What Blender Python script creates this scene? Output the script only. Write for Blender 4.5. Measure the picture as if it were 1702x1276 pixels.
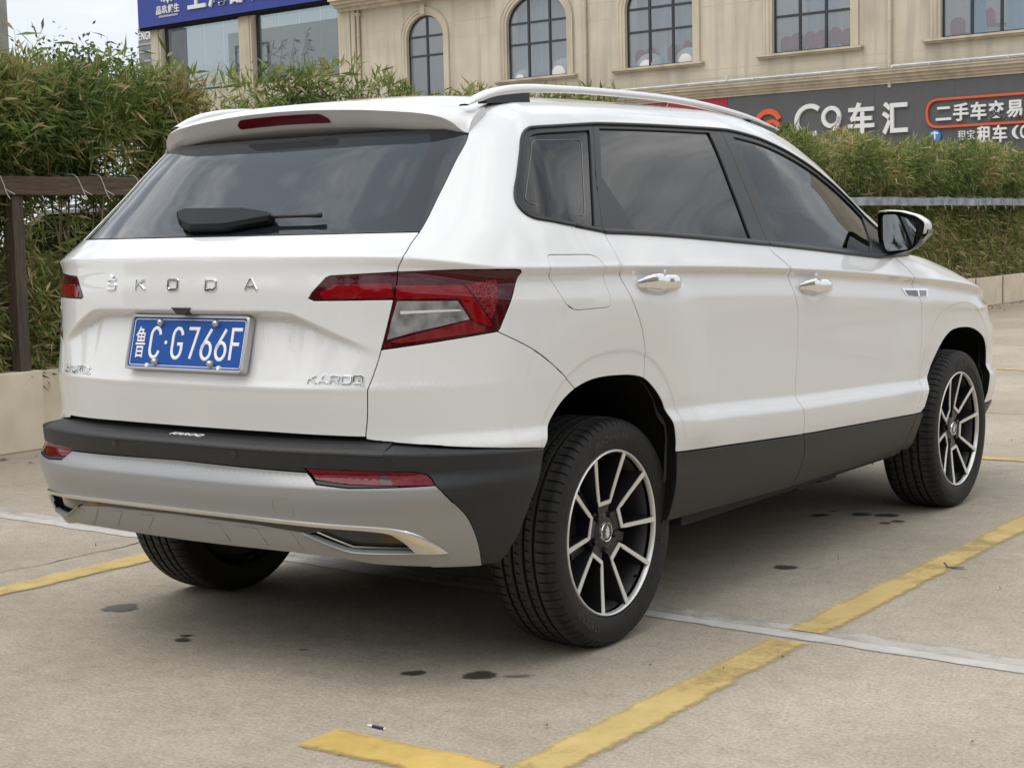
import bpy, bmesh, math, random
import numpy as np
from mathutils import Vector, Matrix
from mathutils.geometry import delaunay_2d_cdt
rng = np.random.default_rng(7); random.seed(7)
scene = bpy.context.scene
for _o in list(bpy.data.objects): bpy.data.objects.remove(_o)
COL = scene.collection
# ------------------------------------------------------------------ camera
cam = bpy.data.cameras.new('camera'); cam_o = bpy.data.objects.new('camera', cam); COL.objects.link(cam_o)
CP = (3.28022, -3.89683, 1.20796)
_yaw, _pit, _rol = .61963, -.09528, .022625
_f = np.array([-math.sin(_yaw)*math.cos(_pit), math.cos(_yaw)*math.cos(_pit), math.sin(_pit)])
_r = np.array([math.cos(_yaw), math.sin(_yaw), 0.0]); _d = np.cross(_f, _r)
_x = math.cos(_rol)*_r + math.sin(_rol)*_d; _y = -(-math.sin(_rol)*_r + math.cos(_rol)*_d)
cam_o.matrix_world = Matrix(((_x[0], _y[0], -_f[0], CP[0]), (_x[1], _y[1], -_f[1], CP[1]), (_x[2], _y[2], -_f[2], CP[2]), (0, 0, 0, 1)))
cam.sensor_width = 36; cam.lens = 2665.66/1702*36; cam.clip_start = .05; cam.clip_end = 2000
scene.camera = cam_o
# ------------------------------------------------------------------ sky and sun
SUN_EL, SUN_AZ = math.radians(58), math.radians(200)
world = bpy.data.worlds.new("World"); scene.world = world; world.use_nodes = True
wt = world.node_tree; wt.nodes.clear()
def wn(t, **k):
    n = wt.nodes.new(t)
    for a, b in k.items(): setattr(n, a, b)
    return n
wo = wn('ShaderNodeOutputWorld'); wmix = wn('ShaderNodeMixShader'); wt.links.new(wmix.outputs[0], wo.inputs[0])
sky = wn('ShaderNodeTexSky', sky_type='NISHITA'); sky.sun_disc = False; sky.sun_elevation = SUN_EL; sky.sun_rotation = SUN_AZ
b1 = wn('ShaderNodeBackground'); b1.inputs[1].default_value = .10; wt.links.new(sky.outputs[0], b1.inputs[0])
tc = wn('ShaderNodeTexCoord'); sp = wn('ShaderNodeSeparateXYZ'); wt.links.new(tc.outputs['Generated'], sp.inputs[0])
# clouds lie on a flat layer overhead: direction / (height + a little)
ad = wn('ShaderNodeMath', operation='ADD'); ad.inputs[1].default_value = .22; wt.links.new(sp.outputs[2], ad.inputs[0])
mx = wn('ShaderNodeMath', operation='MAXIMUM'); mx.inputs[1].default_value = .15; wt.links.new(ad.outputs[0], mx.inputs[0])
dv = wn('ShaderNodeVectorMath', operation='DIVIDE'); wt.links.new(tc.outputs['Generated'], dv.inputs[0])
cb = wn('ShaderNodeCombineXYZ')
for i in range(3): wt.links.new(mx.outputs[0], cb.inputs[i])
wt.links.new(cb.outputs[0], dv.inputs[1])
nz = wn('ShaderNodeTexNoise'); nz.inputs['Scale'].default_value = 3.4; nz.inputs['Detail'].default_value = 8; nz.inputs['Roughness'].default_value = .58; nz.inputs['Distortion'].default_value = .12
wt.links.new(dv.outputs[0], nz.inputs['Vector'])
rp = wn('ShaderNodeValToRGB'); wt.links.new(nz.outputs[0], rp.inputs[0])
rp.color_ramp.elements[0].position = .43; rp.color_ramp.elements[0].color = (.41, .44, .48, 1)
rp.color_ramp.elements[1].position = .70; rp.color_ramp.elements[1].color = (1.24, 1.22, 1.19, 1)
# overcast sky is brighter overhead than at the horizon
mr = wn('ShaderNodeMapRange'); mr.inputs['From Min'].default_value = 0; mr.inputs['From Max'].default_value = .9
mr.inputs['To Min'].default_value = .68; mr.inputs['To Max'].default_value = 1.75; wt.links.new(sp.outputs[2], mr.inputs['Value'])
b2 = wn('ShaderNodeBackground'); hz = wn('ShaderNodeMapRange', interpolation_type='SMOOTHSTEP'); hz.inputs['From Min'].default_value = .06; hz.inputs['From Max'].default_value = .42; wt.links.new(sp.outputs[2], hz.inputs['Value'])
hm = wn('ShaderNodeMix', data_type='RGBA'); hm.inputs[6].default_value = (.80, .84, .90, 1); wt.links.new(hz.outputs[0], hm.inputs[0]); wt.links.new(rp.outputs[0], hm.inputs[7])
wt.links.new(hm.outputs[2], b2.inputs[0]); wt.links.new(mr.outputs[0], b2.inputs[1])
wmix.inputs[0].default_value = .86; wt.links.new(b1.outputs[0], wmix.inputs[1]); wt.links.new(b2.outputs[0], wmix.inputs[2])
sl = bpy.data.lights.new('sun', 'SUN'); sl.energy = .9; sl.angle = math.radians(48); sl.color = (1, .96, .90)
so = bpy.data.objects.new('sun', sl); COL.objects.link(so)
so.rotation_euler = Vector((math.sin(SUN_AZ)*math.cos(SUN_EL), math.cos(SUN_AZ)*math.cos(SUN_EL), math.sin(SUN_EL))).to_track_quat('Z', 'Y').to_euler()
scene.view_settings.view_transform = 'Standard'; scene.view_settings.look = 'None'
scene.view_settings.exposure = 0.55; scene.view_settings.gamma = 1.0; scene.view_settings.use_curve_mapping = False
scene.render.engine = 'CYCLES'
scene.cycles.max_bounces = 10; scene.cycles.transparent_max_bounces = 16
# ------------------------------------------------------------------ the skin of the car
def pchip_rows(Z, F, z):
    """monotone cubic through knots Z[N,K], values F[N,K], at z[N]"""
    h = np.diff(Z, axis=1); d = np.diff(F, axis=1) / h
    m = np.zeros_like(F)
    a, b = d[:, :-1], d[:, 1:]
    w1, w2 = 2*h[:, 1:] + h[:, :-1], h[:, 1:] + 2*h[:, :-1]
    with np.errstate(divide='ignore', invalid='ignore'):
        hm = (w1 + w2) / (w1/a + w2/b)
    m[:, 1:-1] = np.where(a*b > 0, hm, 0.0)
    m[:, 0], m[:, -1] = d[:, 0], d[:, -1]
    N, K = Z.shape
    i = np.clip((z[:, None] >= Z).sum(1) - 1, 0, K - 2); r = np.arange(N)
    hh = h[r, i]; u = (z - Z[r, i]) / hh
    u = np.clip(u, -0.5, 1.5)
    f0, f1, m0, m1 = F[r, i], F[r, i+1], m[r, i]*hh, m[r, i+1]*hh
    u2, u3 = u*u, u*u*u
    return (2*u3-3*u2+1)*f0 + (u3-2*u2+u)*m0 + (-2*u3+3*u2)*f1 + (u3-u2)*m1
def pch(x, xp, fp):
    x = np.atleast_1d(np.asarray(x, float)); s = x.shape; x = np.clip(x.ravel(), xp[0], xp[-1])
    return pchip_rows(np.tile(np.array(xp, float), (x.size, 1)), np.tile(np.array(fp, float), (x.size, 1)), x).reshape(s)
def smooth(e0, e1, x):
    t = np.clip((x - e0) / (e1 - e0), 0, 1); return t*t*(3 - 2*t)

YC, YF = -0.10, 2.70            # rear corner and front corner begin here
def _polar(n):
    th = np.linspace(0, np.pi/2, 2001); s, c = np.sin(th), np.cos(th)
    r = (s**n + c**n)**(-1.0/n); return th, r*s, r*c
_th, _a, _b = _polar(2.8)
_len = np.concatenate([[0], np.cumsum(np.hypot(np.diff(_a*.915), np.diff(_b*.76)))]); T1 = float(_len[-1])
_lenf = np.concatenate([[0], np.cumsum(np.hypot(np.diff(_a*.915), np.diff(_b*.84)))]); 
T2 = T1 + (YF - YC); T3 = T2 + float(_lenf[-1])
def plan(t, n, nf):
    """unit plan curve: a = lateral 0..1, b = rear amount, f = front amount, y on the straight"""
    thr = np.interp(np.clip(t, 0, T1), _len, _th)
    thf = np.interp(np.clip(T3 - t, 0, T3 - T2), _lenf, _th)
    s, c = np.sin(thr), np.cos(thr); r = (s**n + c**n)**(-1.0/n)
    sf, cf = np.sin(thf), np.cos(thf); rf = (sf**nf + cf**nf)**(-1.0/nf)
    front = t > T2; mid = (t >= T1) & ~front
    a = np.where(front, rf*sf, np.where(mid, 1.0, r*s))
    b = np.where(t < T1, r*c, 0.0); f = np.where(front, rf*cf, 0.0)
    return a, b, f, np.clip(t - T1, 0, T2 - T1) + YC
def ynom(t):
    a, b, f, y = plan(t, 2.8, 3.2); return y - .76*b + .84*f
def z_tornado(y): return pch(y, [-.86,-.75,-.5,0,1.06,2.23,2.8,3.2,3.54], [1.155,1.148,1.113,1.101,1.060,.984,.935,.88,.85])
def z_belt(y): return pch(y, [-.86,-.6,-.04,.98,1.96,2.3,2.75,3.17,3.54], [1.212,1.21,1.201,1.151,1.091,1.070,1.0,.905,.875])
def z_dlo(y): return pch(y, [-.86,-.5,-.14,.19,.41,.75,1.0,1.205,1.415,1.623,1.825,1.963,2.108,2.217,2.36,2.7,3.54], [1.476,1.485,1.503,1.521,1.527,1.532,1.534,1.521,1.490,1.439,1.365,1.301,1.227,1.18,1.12,1.05,.93])
ARCHES = ((-.068, .345), (2.69, .40)); RINGS = (1.15, 1.168, 1.185, 1.375, 1.40, 1.425)
_TT = np.linspace(0, T3, 1500); _YT = ynom(_TT)
def brow_z(x): return pch(x, [0,.34,.385,.43,.53,.630,.9], [1.0135,1.0115,1.007,.992,.951,.9115,.80])
def ED(y): return pch(y, [-.9,1.0,1.3,1.6,1.9,2.1,2.4], [.072,.072,.078,.088,.080,.066,.056])
def s_body(t, z):
    sh = np.broadcast(t, z).shape
    t = np.broadcast_to(np.asarray(t, float), sh).ravel(); z = np.broadcast_to(np.asarray(z, float), sh).ravel()
    sg = np.where(t < 0, -1.0, 1.0); t = np.abs(t); y0 = ynom(t); zt, zb = z_tornado(y0), z_belt(y0); zd = np.maximum(z_dlo(y0), zb + .05)
    zc = np.interp(y0, [-.4,.28,1.14,2.28,3.5], [.56,.533,.487,.444,.43])   # top of the black cladding
    one = np.ones_like(t); ap = smooth(1.4, 2.4, y0)
    Z = np.stack([.26*one, .33*one, zc-.006, zc+.040, zc+.085, zc+.140, .82*one, zt-.095, zt-.030, zt-.010, zt-.0015, zt+.006, zb, .62*zb+.38*zd, zd, zd+.030, zd+ED(y0)], 1)
    Z = np.maximum.accumulate(Z + np.arange(17)*1e-4, 1)
    hood = smooth(2.0, 2.6, y0)
    W = np.stack([.835*one, .878*one, .908*one, .917*one, .921*one, .8985*one, .901*one, .908*one, .8975*one, .9108*one, .9162*one, .9130*one,
                  .868 - .03*hood, .802 - .02*hood, (.682 + .06*ap), (.658 + .07*ap), (.60 + .09*ap)], 1)
    yr = np.array([-.79,-.815,-.828,-.833,-.838,-.8592,-.8625,-.8605,-.856,-.8485,-.8435,-.826,-.757,-.635,-.445,-.40,-.36])
    w = pchip_rows(Z, W, z)
    # door bottom flare only along the doors, fading before the rear wheel and the front wing
    fl = smooth(.18, .80, y0)*smooth(2.45, 1.95, y0)
    w = w - (1-fl)*np.interp(z, [.45,.55,.62,.70], [0,.008,.008,0])
    zr = np.stack([.26*one,.33*one,.45*one,.55*one,.68*one,.796*one,.811*one,.830*one,zt-.10,zt-.045,zt-.002,zt+.014,zb,.62*zb+.38*zd,zd,zd+.030,zd+ED(y0)],1)
    zr = np.maximum.accumulate(zr + np.arange(17)*1e-4, 1)
    YR = pchip_rows(zr, np.tile(yr, (t.size, 1)), z)
    n = pch(z, [.3,.6,.8,1.0,1.25,1.6], [3.3,3.2,3.0,2.76,2.75,2.75]); nf = pch(z, [.3,.45,.70,.80,.90,1.6], [4.0,4.4,4.4,3.7,2.9,2.9])
    a, b, f, y = plan(t, n, nf)
    # number plate recess under the brow of the tailgate
    xl = a*.915
    brow = brow_z(xl)
    d0 = np.where(t < T1, np.clip((.645 - xl)/.23, 0, 1), 0)
    rec = .042*d0*smooth(brow+.002, brow-.026, z)*np.clip((z-.812)/np.maximum(brow-.812, .02), 0, 1)**.9
    L = -(YR - YC) - rec
    YFv = pch(z, [.3,.45,.6,.8,.95,1.1,1.3], [3.45,3.53,3.56,3.53,3.43,3.25,3.0])
    # finger dishes behind the door handles
    for tcc, zcc in ((1.676, 1.036), (2.748, .984)):
        w = w - .009*np.exp(-(((t-tcc)/.055)**2 + ((z-zcc+.05*(t-tcc))/.026)**2))
    taper = 1 - .012*smooth(2.1, 2.9, y0) - .006*smooth(1.2, -.4, y0)
    # squared wheel arch bulges
    for yw, hw in ARCHES:
        q = ((np.abs(y0-yw)/hw)**2.6 + (np.abs(np.maximum(z-.33, 0))/.455)**2.6)**(1/2.6)
        sp_ = lambda x, e: .5*(x+np.sqrt(x*x+e*e))
        g = .013*smooth(1.95, 1.42, q) - .024*(sp_(1.40-q, .02)-sp_(1.0-q, .02)) - .0035*smooth(1.185, 1.15, q)
        w = w + g*smooth(.48, .60, z)*(smooth(3.22, 2.95, y0) if yw > 1 else 1)
    return np.stack([sg*w*taper*a, y - L*b + (YFv - YF)*f, z], -1).reshape(sh + (3,))
def s_bump(t, z):
    """rear bumper skin, same plan curve, standing proud of the body"""
    sh = np.broadcast(t, z).shape
    t = np.broadcast_to(np.asarray(t, float), sh).ravel(); z = np.broadcast_to(np.asarray(z, float), sh).ravel()
    sg = np.where(t < 0, -1.0, 1.0); t = np.abs(t); n = np.full_like(t, 3.25); a, b, f, y = plan(t, n, n)
    w = pch(z, [.24,.32,.40,.50,.546,.554,.60,.66,.70], [.83,.880,.900,.915,.924,.924,.917,.916,.912])
    yr = pch(z, [.24,.30,.36,.42,.48,.546,.554,.600,.606,.655,.668,.70], [-.70,-.79,-.856,-.886,-.902,-.917,-.917,-.895,-.897,-.902,-.896,-.88])
    y0 = y - .8*b
    q = ((np.abs(y0+.03)/.345)**2.6 + (np.abs(np.maximum(z-.33, 0))/.455)**2.6)**(1/2.6)
    w = w - .012*smooth(-.55, -.30, y0)
    return np.stack([sg*w*a, y + (yr - YC)*b, z], -1).reshape(sh + (3,))
# ------------------------------------------------------------------ helpers
def mat(name):
    m = bpy.data.materials.new(name); m.use_nodes = True; nt = m.node_tree
    return m, nt, nt.nodes['Principled BSDF']
def simple(name, col, rough=.5, metal=0.0, coat=0.0, spec=.5, noise=0.0, nscale=40, bump=0.0, coatr=.03):
    m, nt, b = mat(name)
    b.inputs['Base Color'].default_value = (*col, 1); b.inputs['Roughness'].default_value = rough; b.inputs['Metallic'].default_value = metal
    b.inputs['Coat Weight'].default_value = coat; b.inputs['Coat Roughness'].default_value = coatr; b.inputs['Specular IOR Level'].default_value = spec
    if noise or bump:
        t = nt.nodes.new('ShaderNodeTexCoord'); n = nt.nodes.new('ShaderNodeTexNoise'); n.inputs['Scale'].default_value = nscale; n.inputs['Detail'].default_value = 6
        nt.links.new(t.outputs['Object'], n.inputs['Vector'])
        if noise:
            r = nt.nodes.new('ShaderNodeValToRGB'); r.color_ramp.elements[0].position = .3; r.color_ramp.elements[1].position = .7
            r.color_ramp.elements[0].color = tuple(c*(1-noise) for c in col) + (1,); r.color_ramp.elements[1].color = tuple(min(1, c*(1+noise)) for c in col) + (1,)
            nt.links.new(n.outputs[0], r.inputs[0]); nt.links.new(r.outputs[0], b.inputs['Base Color'])
        if bump:
            bp = nt.nodes.new('ShaderNodeBump'); bp.inputs['Strength'].default_value = bump; bp.inputs['Distance'].default_value = .004
            nt.links.new(n.outputs[0], bp.inputs['Height']); nt.links.new(bp.outputs[0], b.inputs['Normal'])
    return m
def glass(name, tint, refl=(1, 1, 1), ior=1.52, rough=0.0, bump=0.0, painted_haze=0.0, film=(.25, .285, .32)):
    """flat tinted pane: reflects by Fresnel, lets a tinted part of the light through"""
    m, nt, b = mat(name); nt.nodes.remove(b); o = nt.nodes['Material Output']
    fr = nt.nodes.new('ShaderNodeFresnel'); gm_ = nt.nodes.new('ShaderNodeNewGeometry'); io = nt.nodes.new('ShaderNodeMapRange')
    io.inputs['To Min'].default_value = ior; io.inputs['To Max'].default_value = 1/ior; nt.links.new(gm_.outputs['Backfacing'], io.inputs['Value']); nt.links.new(io.outputs[0], fr.inputs[0])
    tr = nt.nodes.new('ShaderNodeBsdfTransparent'); tr.inputs[0].default_value = (*tint, 1)
    gl = nt.nodes.new('ShaderNodeBsdfGlossy'); gl.inputs[0].default_value = (*refl, 1); gl.inputs['Roughness'].default_value = rough
    mx = nt.nodes.new('ShaderNodeMixShader'); nt.links.new(fr.outputs[0], mx.inputs[0]); nt.links.new(tr.outputs[0], mx.inputs[1]); nt.links.new(gl.outputs[0], mx.inputs[2])
    last = mx
    if painted_haze:  # pale film colour stands in for reflected sky and lit interior
        df = nt.nodes.new('ShaderNodeBsdfDiffuse'); df.inputs[0].default_value = (*film, 1)
        m2 = nt.nodes.new('ShaderNodeMixShader'); m2.inputs[0].default_value = painted_haze
        nt.links.new(last.outputs[0], m2.inputs[1]); nt.links.new(df.outputs[0], m2.inputs[2]); last = m2
    if bump:
        t = nt.nodes.new('ShaderNodeTexCoord'); n = nt.nodes.new('ShaderNodeTexNoise'); n.inputs['Scale'].default_value = 2.0
        nt.links.new(t.outputs['Object'], n.inputs['Vector'])
        bp = nt.nodes.new('ShaderNodeBump'); bp.inputs['Strength'].default_value = bump; bp.inputs['Distance'].default_value = .02
        nt.links.new(n.outputs[0], bp.inputs['Height']); nt.links.new(bp.outputs[0], gl.inputs['Normal']); nt.links.new(bp.outputs[0], fr.inputs['Normal'])
    nt.links.new(last.outputs[0], o.inputs[0]); return m
def obj(name, V, F, m, parent=None, smooth=True, mi=None, normals=None, angle=None, label=None):
    me = bpy.data.meshes.new(name)
    me.from_pydata([tuple(map(float, v)) for v in V], [], [tuple(map(int, f)) for f in F])
    for x in (m if isinstance(m, (list, tuple)) else [m]): me.materials.append(x)
    if mi is not None: me.polygons.foreach_set('material_index', np.asarray(mi, np.int32))
    if angle is not None:
        b = bmesh.new(); b.from_mesh(me)
        for e in b.edges:
            e.smooth = len(e.link_faces) == 2 and e.calc_face_angle(0) < math.radians(angle)
        for f in b.faces: f.smooth = True
        b.to_mesh(me); b.free()
    else:
        me.polygons.foreach_set('use_smooth', np.full(len(me.polygons), smooth))
    if normals is not None: me.normals_split_custom_set_from_vertices([tuple(n) for n in normals])
    me.update()
    return link(name, me, parent, label)
def link(name, me, parent=None, label=None):
    o = bpy.data.objects.new(name, me); COL.objects.link(o)
    if parent is not None: o.parent = parent
    if label: o['label'] = label
    return o
def empty(name, loc=(0, 0, 0), parent=None, rz=0):
    o = bpy.data.objects.new(name, None); COL.objects.link(o); o.location = loc; o.rotation_euler = (0, 0, rz); o.empty_display_size = .1
    if parent is not None: o.parent = parent
    return o
def tag(o, label, cat, group=None, kind=None):
    o['label'] = label; o['category'] = cat
    if group: o['group'] = group
    if kind: o['kind'] = kind
    return o
class MB:
    """collects shapes of one material into one mesh"""
    def __init__(s): s.V = []; s.F = []; s.mi = []
    def add(s, V, F, mi=0):
        b = len(s.V); s.V.extend([tuple(v) for v in V]); s.F.extend([tuple(b+i for i in f) for f in F]); s.mi.extend([mi]*len(F)); return s
    def box(s, c, d, rz=0, mi=0, M=None):
        x, y, z = [k/2 for k in d]; v = np.array([(i*x, j*y, k*z) for i in (-1, 1) for j in (-1, 1) for k in (-1, 1)])
        if M is not None: v = v @ np.array(M).T
        if rz: cs, sn = math.cos(rz), math.sin(rz); v = v @ np.array([[cs, sn, 0], [-sn, cs, 0], [0, 0, 1]])
        return s.add(v + np.array(c), [(0, 1, 3, 2), (4, 6, 7, 5), (0, 4, 5, 1), (2, 3, 7, 6), (0, 2, 6, 4), (1, 5, 7, 3)], mi)
    def tube(s, pts, r, n=8, mi=0, cap=True):
        pts = np.asarray(pts, float); r = np.broadcast_to(np.asarray(r, float), (len(pts),)); V = []; F = []
        up = None
        for i, p in enumerate(pts):
            d = pts[min(i+1, len(pts)-1)] - pts[max(i-1, 0)]; d /= np.linalg.norm(d)+1e-12
            if up is None: up = np.array([0, 0, 1.]) if abs(d[2]) < .9 else np.array([1., 0, 0])
            a = np.cross(d, up); a /= np.linalg.norm(a)+1e-12; b = np.cross(a, d); up = b
            for k in range(n):
                t = 2*math.pi*k/n; V.append(p + r[i]*(math.cos(t)*a + math.sin(t)*b))
        for i in range(len(pts)-1):
            for k in range(n): F.append((i*n+k, i*n+(k+1) % n, (i+1)*n+(k+1) % n, (i+1)*n+k))
        if cap: F.append(tuple(range(n))[::-1]); F.append(tuple((len(pts)-1)*n+k for k in range(n)))
        return s.add(V, F, mi)
    def grid(s, P, mi=0, flip=False, closeu=False):
        P = np.asarray(P, float); a, b = P.shape[:2]; F = []
        for i in range(a if closeu else a-1):
            for j in range(b-1):
                f = (i*b+j, ((i+1) % a)*b+j, ((i+1) % a)*b+j+1, i*b+j+1); F.append(f[::-1] if flip else f)
        return s.add(P.reshape(-1, 3), F, mi)
    def prism(s, poly, fn, d0, d1, mi=0):
        """polygon (list of 2D), fn(u, v, d) -> 3D, extruded between depths d0 and d1"""
        n = len(poly); V = [fn(u, v, d0) for u, v in poly] + [fn(u, v, d1) for u, v in poly]
        F = [tuple(range(n)), tuple(range(2*n-1, n-1, -1))] + [(i, i+n, (i+1) % n+n, (i+1) % n) for i in range(n)]
        return s.add(V, F, mi)
    def build(s, name, m, parent=None, smooth=False, angle=None, label=None):
        return obj(name, s.V, s.F, m, parent, smooth, s.mi if isinstance(m, (list, tuple)) else None, None, angle, label)
def inside(poly, P):
    poly = np.asarray(poly); x, y = P[:, 0], P[:, 1]; c = np.zeros(len(P), bool)
    for (x1, y1), (x2, y2) in zip(poly, np.roll(poly, -1, 0)):
        if y1 == y2: continue
        c ^= ((y1 > y) != (y2 > y)) & (x < (x2-x1)*(y-y1)/(y2-y1)+x1)
    return c
def spline(pts, n=8):
    """Catmull-Rom through the points, n steps per span"""
    P = np.asarray(pts, float)
    if len(P) < 3: return P
    Q = np.concatenate([[2*P[0]-P[1]], P, [2*P[-1]-P[-2]]]); out = []
    for i in range(len(P)-1):
        p0, p1, p2, p3 = Q[i:i+4]
        d1 = np.linalg.norm(p2-p1); d0 = np.linalg.norm(p1-p0); d2 = np.linalg.norm(p3-p2)
        m1 = ((p1-p0)/max(d0, 1e-9) + (p2-p1)/max(d1, 1e-9))*.5*d1; m2 = ((p2-p1)/max(d1, 1e-9) + (p3-p2)/max(d2, 1e-9))*.5*d1
        for k in range(n):
            u = k/n; out.append((2*u**3-3*u**2+1)*p1 + (u**3-2*u*u+u)*m1 + (3*u*u-2*u**3)*p2 + (u**3-u*u)*m2)
    out.append(P[-1]); return np.array(out)
def rounded(pts, r, n=5, closed=True):
    """polygon with rounded corners"""
    P = np.asarray(pts, float); out = []; N = len(P)
    rr = r if isinstance(r, (list, tuple)) else [r]*N
    for i in range(N):
        a, b, c = P[i-1], P[i], P[(i+1) % N]; q = rr[i]
        if q <= 0: out.append(b); continue
        d1 = min(q, .45*np.linalg.norm(a-b)); d2 = min(q, .45*np.linalg.norm(c-b))
        s = b+(a-b)/np.linalg.norm(a-b)*d1; e = b+(c-b)/np.linalg.norm(c-b)*d2
        for k in range(n+1):
            u = k/n; out.append((1-u)**2*s + 2*u*(1-u)*b + u*u*e)
    return np.array(out)
def densify(P, step):
    P = np.asarray(P, float); out = []
    for a, b in zip(P, np.roll(P, -1, 0)):
        L = np.linalg.norm(b-a)
        if L < 1e-6: continue
        k = max(1, int(math.ceil(L/step)))
        out += [a+(b-a)*i/k for i in range(k)]
    return np.array(out)
def ccw(P):
    P = np.asarray(P, float); a = .5*np.sum(P[:, 0]*np.roll(P[:, 1], -1) - np.roll(P[:, 0], -1)*P[:, 1])
    return P if a > 0 else P[::-1]
def inset(P, g):
    if g == 0: return np.asarray(P, float)
    P = ccw(P); a = P - np.roll(P, 1, 0); b = np.roll(P, -1, 0) - P
    na = np.stack([-a[:, 1], a[:, 0]], 1)/(np.linalg.norm(a, axis=1)[:, None]+1e-12); nb = np.stack([-b[:, 1], b[:, 0]], 1)/(np.linalg.norm(b, axis=1)[:, None]+1e-12)
    n = na+nb; l = np.linalg.norm(n, axis=1)[:, None]; n = n/np.maximum(l, .3)
    k = 1/np.maximum((n*na).sum(1), .5)
    return P + n*(g*k)[:, None]
def flat_fill(outer, holes=(), pts=None):
    """triangulate polygon with holes; returns verts2d, tris"""
    outer = ccw(outer); V = [Vector(p) for p in outer]; n = len(outer)
    E = [(i, (i+1) % n) for i in range(n)]
    for h in holes:
        b = len(V); V += [Vector(p) for p in h]; E += [(b+i, b+(i+1) % len(h)) for i in range(len(h))]
    if pts is not None: V += [Vector(p) for p in pts]
    v, e, f = delaunay_2d_cdt(V, E, [list(range(n))], 1, 1e-7, False)[:3]
    v = np.array([(p.x, p.y) for p in v]); f = np.array([t for t in f if len(t) == 3])
    c = v[f].mean(1); keep = inside(outer, c)
    for h in holes: keep &= ~inside(h, c)
    return v, f[keep]
def frames(fn, t, z, e=2e-3):
    P = fn(t, z); a = fn(t+e, z)-fn(t-e, z); b = fn(t, z+e)-fn(t, z-e); n = np.cross(a, b)
    return P, n/(np.linalg.norm(n, axis=-1)[..., None]+1e-12)
def panel(name, outline, m, parent, fn=None, off=0.0, depth=.012, gap=.0030, step=(.022, .009), holes=(), hgap=None, lining=None, mirror=False, edge=.008, crease=(), seam=(), label=None, inner=None, zline=None):
    """a body panel: outline in the (t, z) map of the car's skin, laid on the skin, with turned-in edges
    and an inner face. inner = (polygon, material index) gives faces inside that polygon another material."""
    fn = fn or s_body
    out = inset(densify(outline, edge), gap)
    hs = [inset(densify(h, edge), -(gap if hgap is None else hgap)) for h in holes]
    lo, hi = out.min(0), out.max(0)
    T, Z = np.meshgrid(np.arange(lo[0], hi[0], step[0]), np.arange(lo[1], hi[1], step[1]), indexing='ij')
    T[:, 1::2] += step[0]/2; G = np.stack([T.ravel(), Z.ravel()], 1)
    lim = min(step)*.55; ok = inside(out, G)
    segs = [out] + hs + ([densify(inner[0], edge)] if inner else [])
    for h in hs: ok &= ~inside(h, G)
    G = G[ok]
    cl = []
    if crease is not None:
        lines = list(crease)
        if fn is s_body:
            tt_ = np.arange(lo[0], hi[0], min(.02, step[0])); yy_ = ynom(np.abs(tt_)); z0_ = z_tornado(yy_)
            lines += [np.stack([tt_, z0_+d], 1) for d in (-.030, -.019, -.010, -.0055, -.0015, .0022, .006)]
            if hi[1] > .5 and step[1] < .0095:
                for yw, hw in ARCHES:
                    for k_ in RINGS:
                            ph = np.linspace(0, np.pi, 90); c_, s_ = np.cos(ph), np.sin(ph)
                            yy2 = yw+hw*k_*np.sign(c_)*np.abs(c_)**(2/2.6); zz2 = .33+.455*k_*s_**(2/2.6)
                            sel = zz2 > .56; lines.append(np.stack([np.interp(yy2, _YT, _TT), zz2], 1)[sel]*[1 if lo[0] >= 0 else -1, 1])
            if step[1] < .0095 and hi[0] > 1.6:
                zc_ = np.interp(yy_, [-.4,.28,1.14,2.28,3.5], [.56,.533,.487,.444,.43]); lines += [np.stack([tt_, zc_+d], 1) for d in (.040, .0625, .085, .112, .140)]
        else:
            tt_ = np.arange(lo[0], hi[0], min(.02, step[0])); lines += [np.stack([tt_, 0*tt_+d], 1) for d in (.542, .546, .550, .554, .558, .598, .602, .607)]
        B0 = np.concatenate(segs)
        for ln in lines:
            okl = inside(out, ln)
            for h in hs: okl &= ~inside(h, ln)
            okl &= (((ln[:, None, :]-B0[None])**2).sum(-1).min(1)) > (.0035)**2
            cl.append((ln, okl))
            if okl.any() and np.all(np.diff(ln[:, 0]) > 0):
                zl = np.interp(G[:, 0], ln[:, 0], ln[:, 1]); q_ = (G[:, 0] >= ln[okl][:, 0].min()-.004) & (G[:, 0] <= ln[okl][:, 0].max()+.004)
                G = G[~(q_ & (np.abs(G[:, 1]-zl) < .0035))]
    segs += [l[o] for l, o in cl if o.any()]
    B = np.concatenate(segs)
    if len(G):
        near = np.zeros(len(G), bool)
        for k in range(0, len(G), 4000):
            near[k:k+4000] = (((G[k:k+4000, None, :]-B[None])**2).sum(-1).min(1)) < lim*lim
        G = G[~near]
    hh = list(hs); n_in = len(out)
    V = [Vector(p) for p in ccw(out)]; E = [(i, (i+1) % n_in) for i in range(n_in)]
    for h in hs + ([densify(inner[0], edge)] if inner else []):
        b = len(V); V += [Vector(p) for p in h]; E += [(b+i, b+(i+1) % len(h)) for i in range(len(h))]
    for ln, okl in cl:
        prev = None
        for p, o_ in zip(ln, okl):
            if not o_: prev = None; continue
            V.append(Vector(p))
            if prev is not None: E.append((prev, len(V)-1))
            prev = len(V)-1
    V += [Vector(p) for p in G]
    v, e, f = delaunay_2d_cdt(V, E, [list(range(n_in))], 1, 1e-7, False)[:3]
    v = np.array([(p.x, p.y) for p in v]); f = np.array([t for t in f if len(t) == 3]); c = v[f].mean(1)
    keep = inside(out, c)
    for h in hs: keep &= ~inside(h, c)
    f = f[keep]; c = c[keep]
    P, N = frames(fn, v[:, 0], v[:, 1]); P = P + N*off
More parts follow.
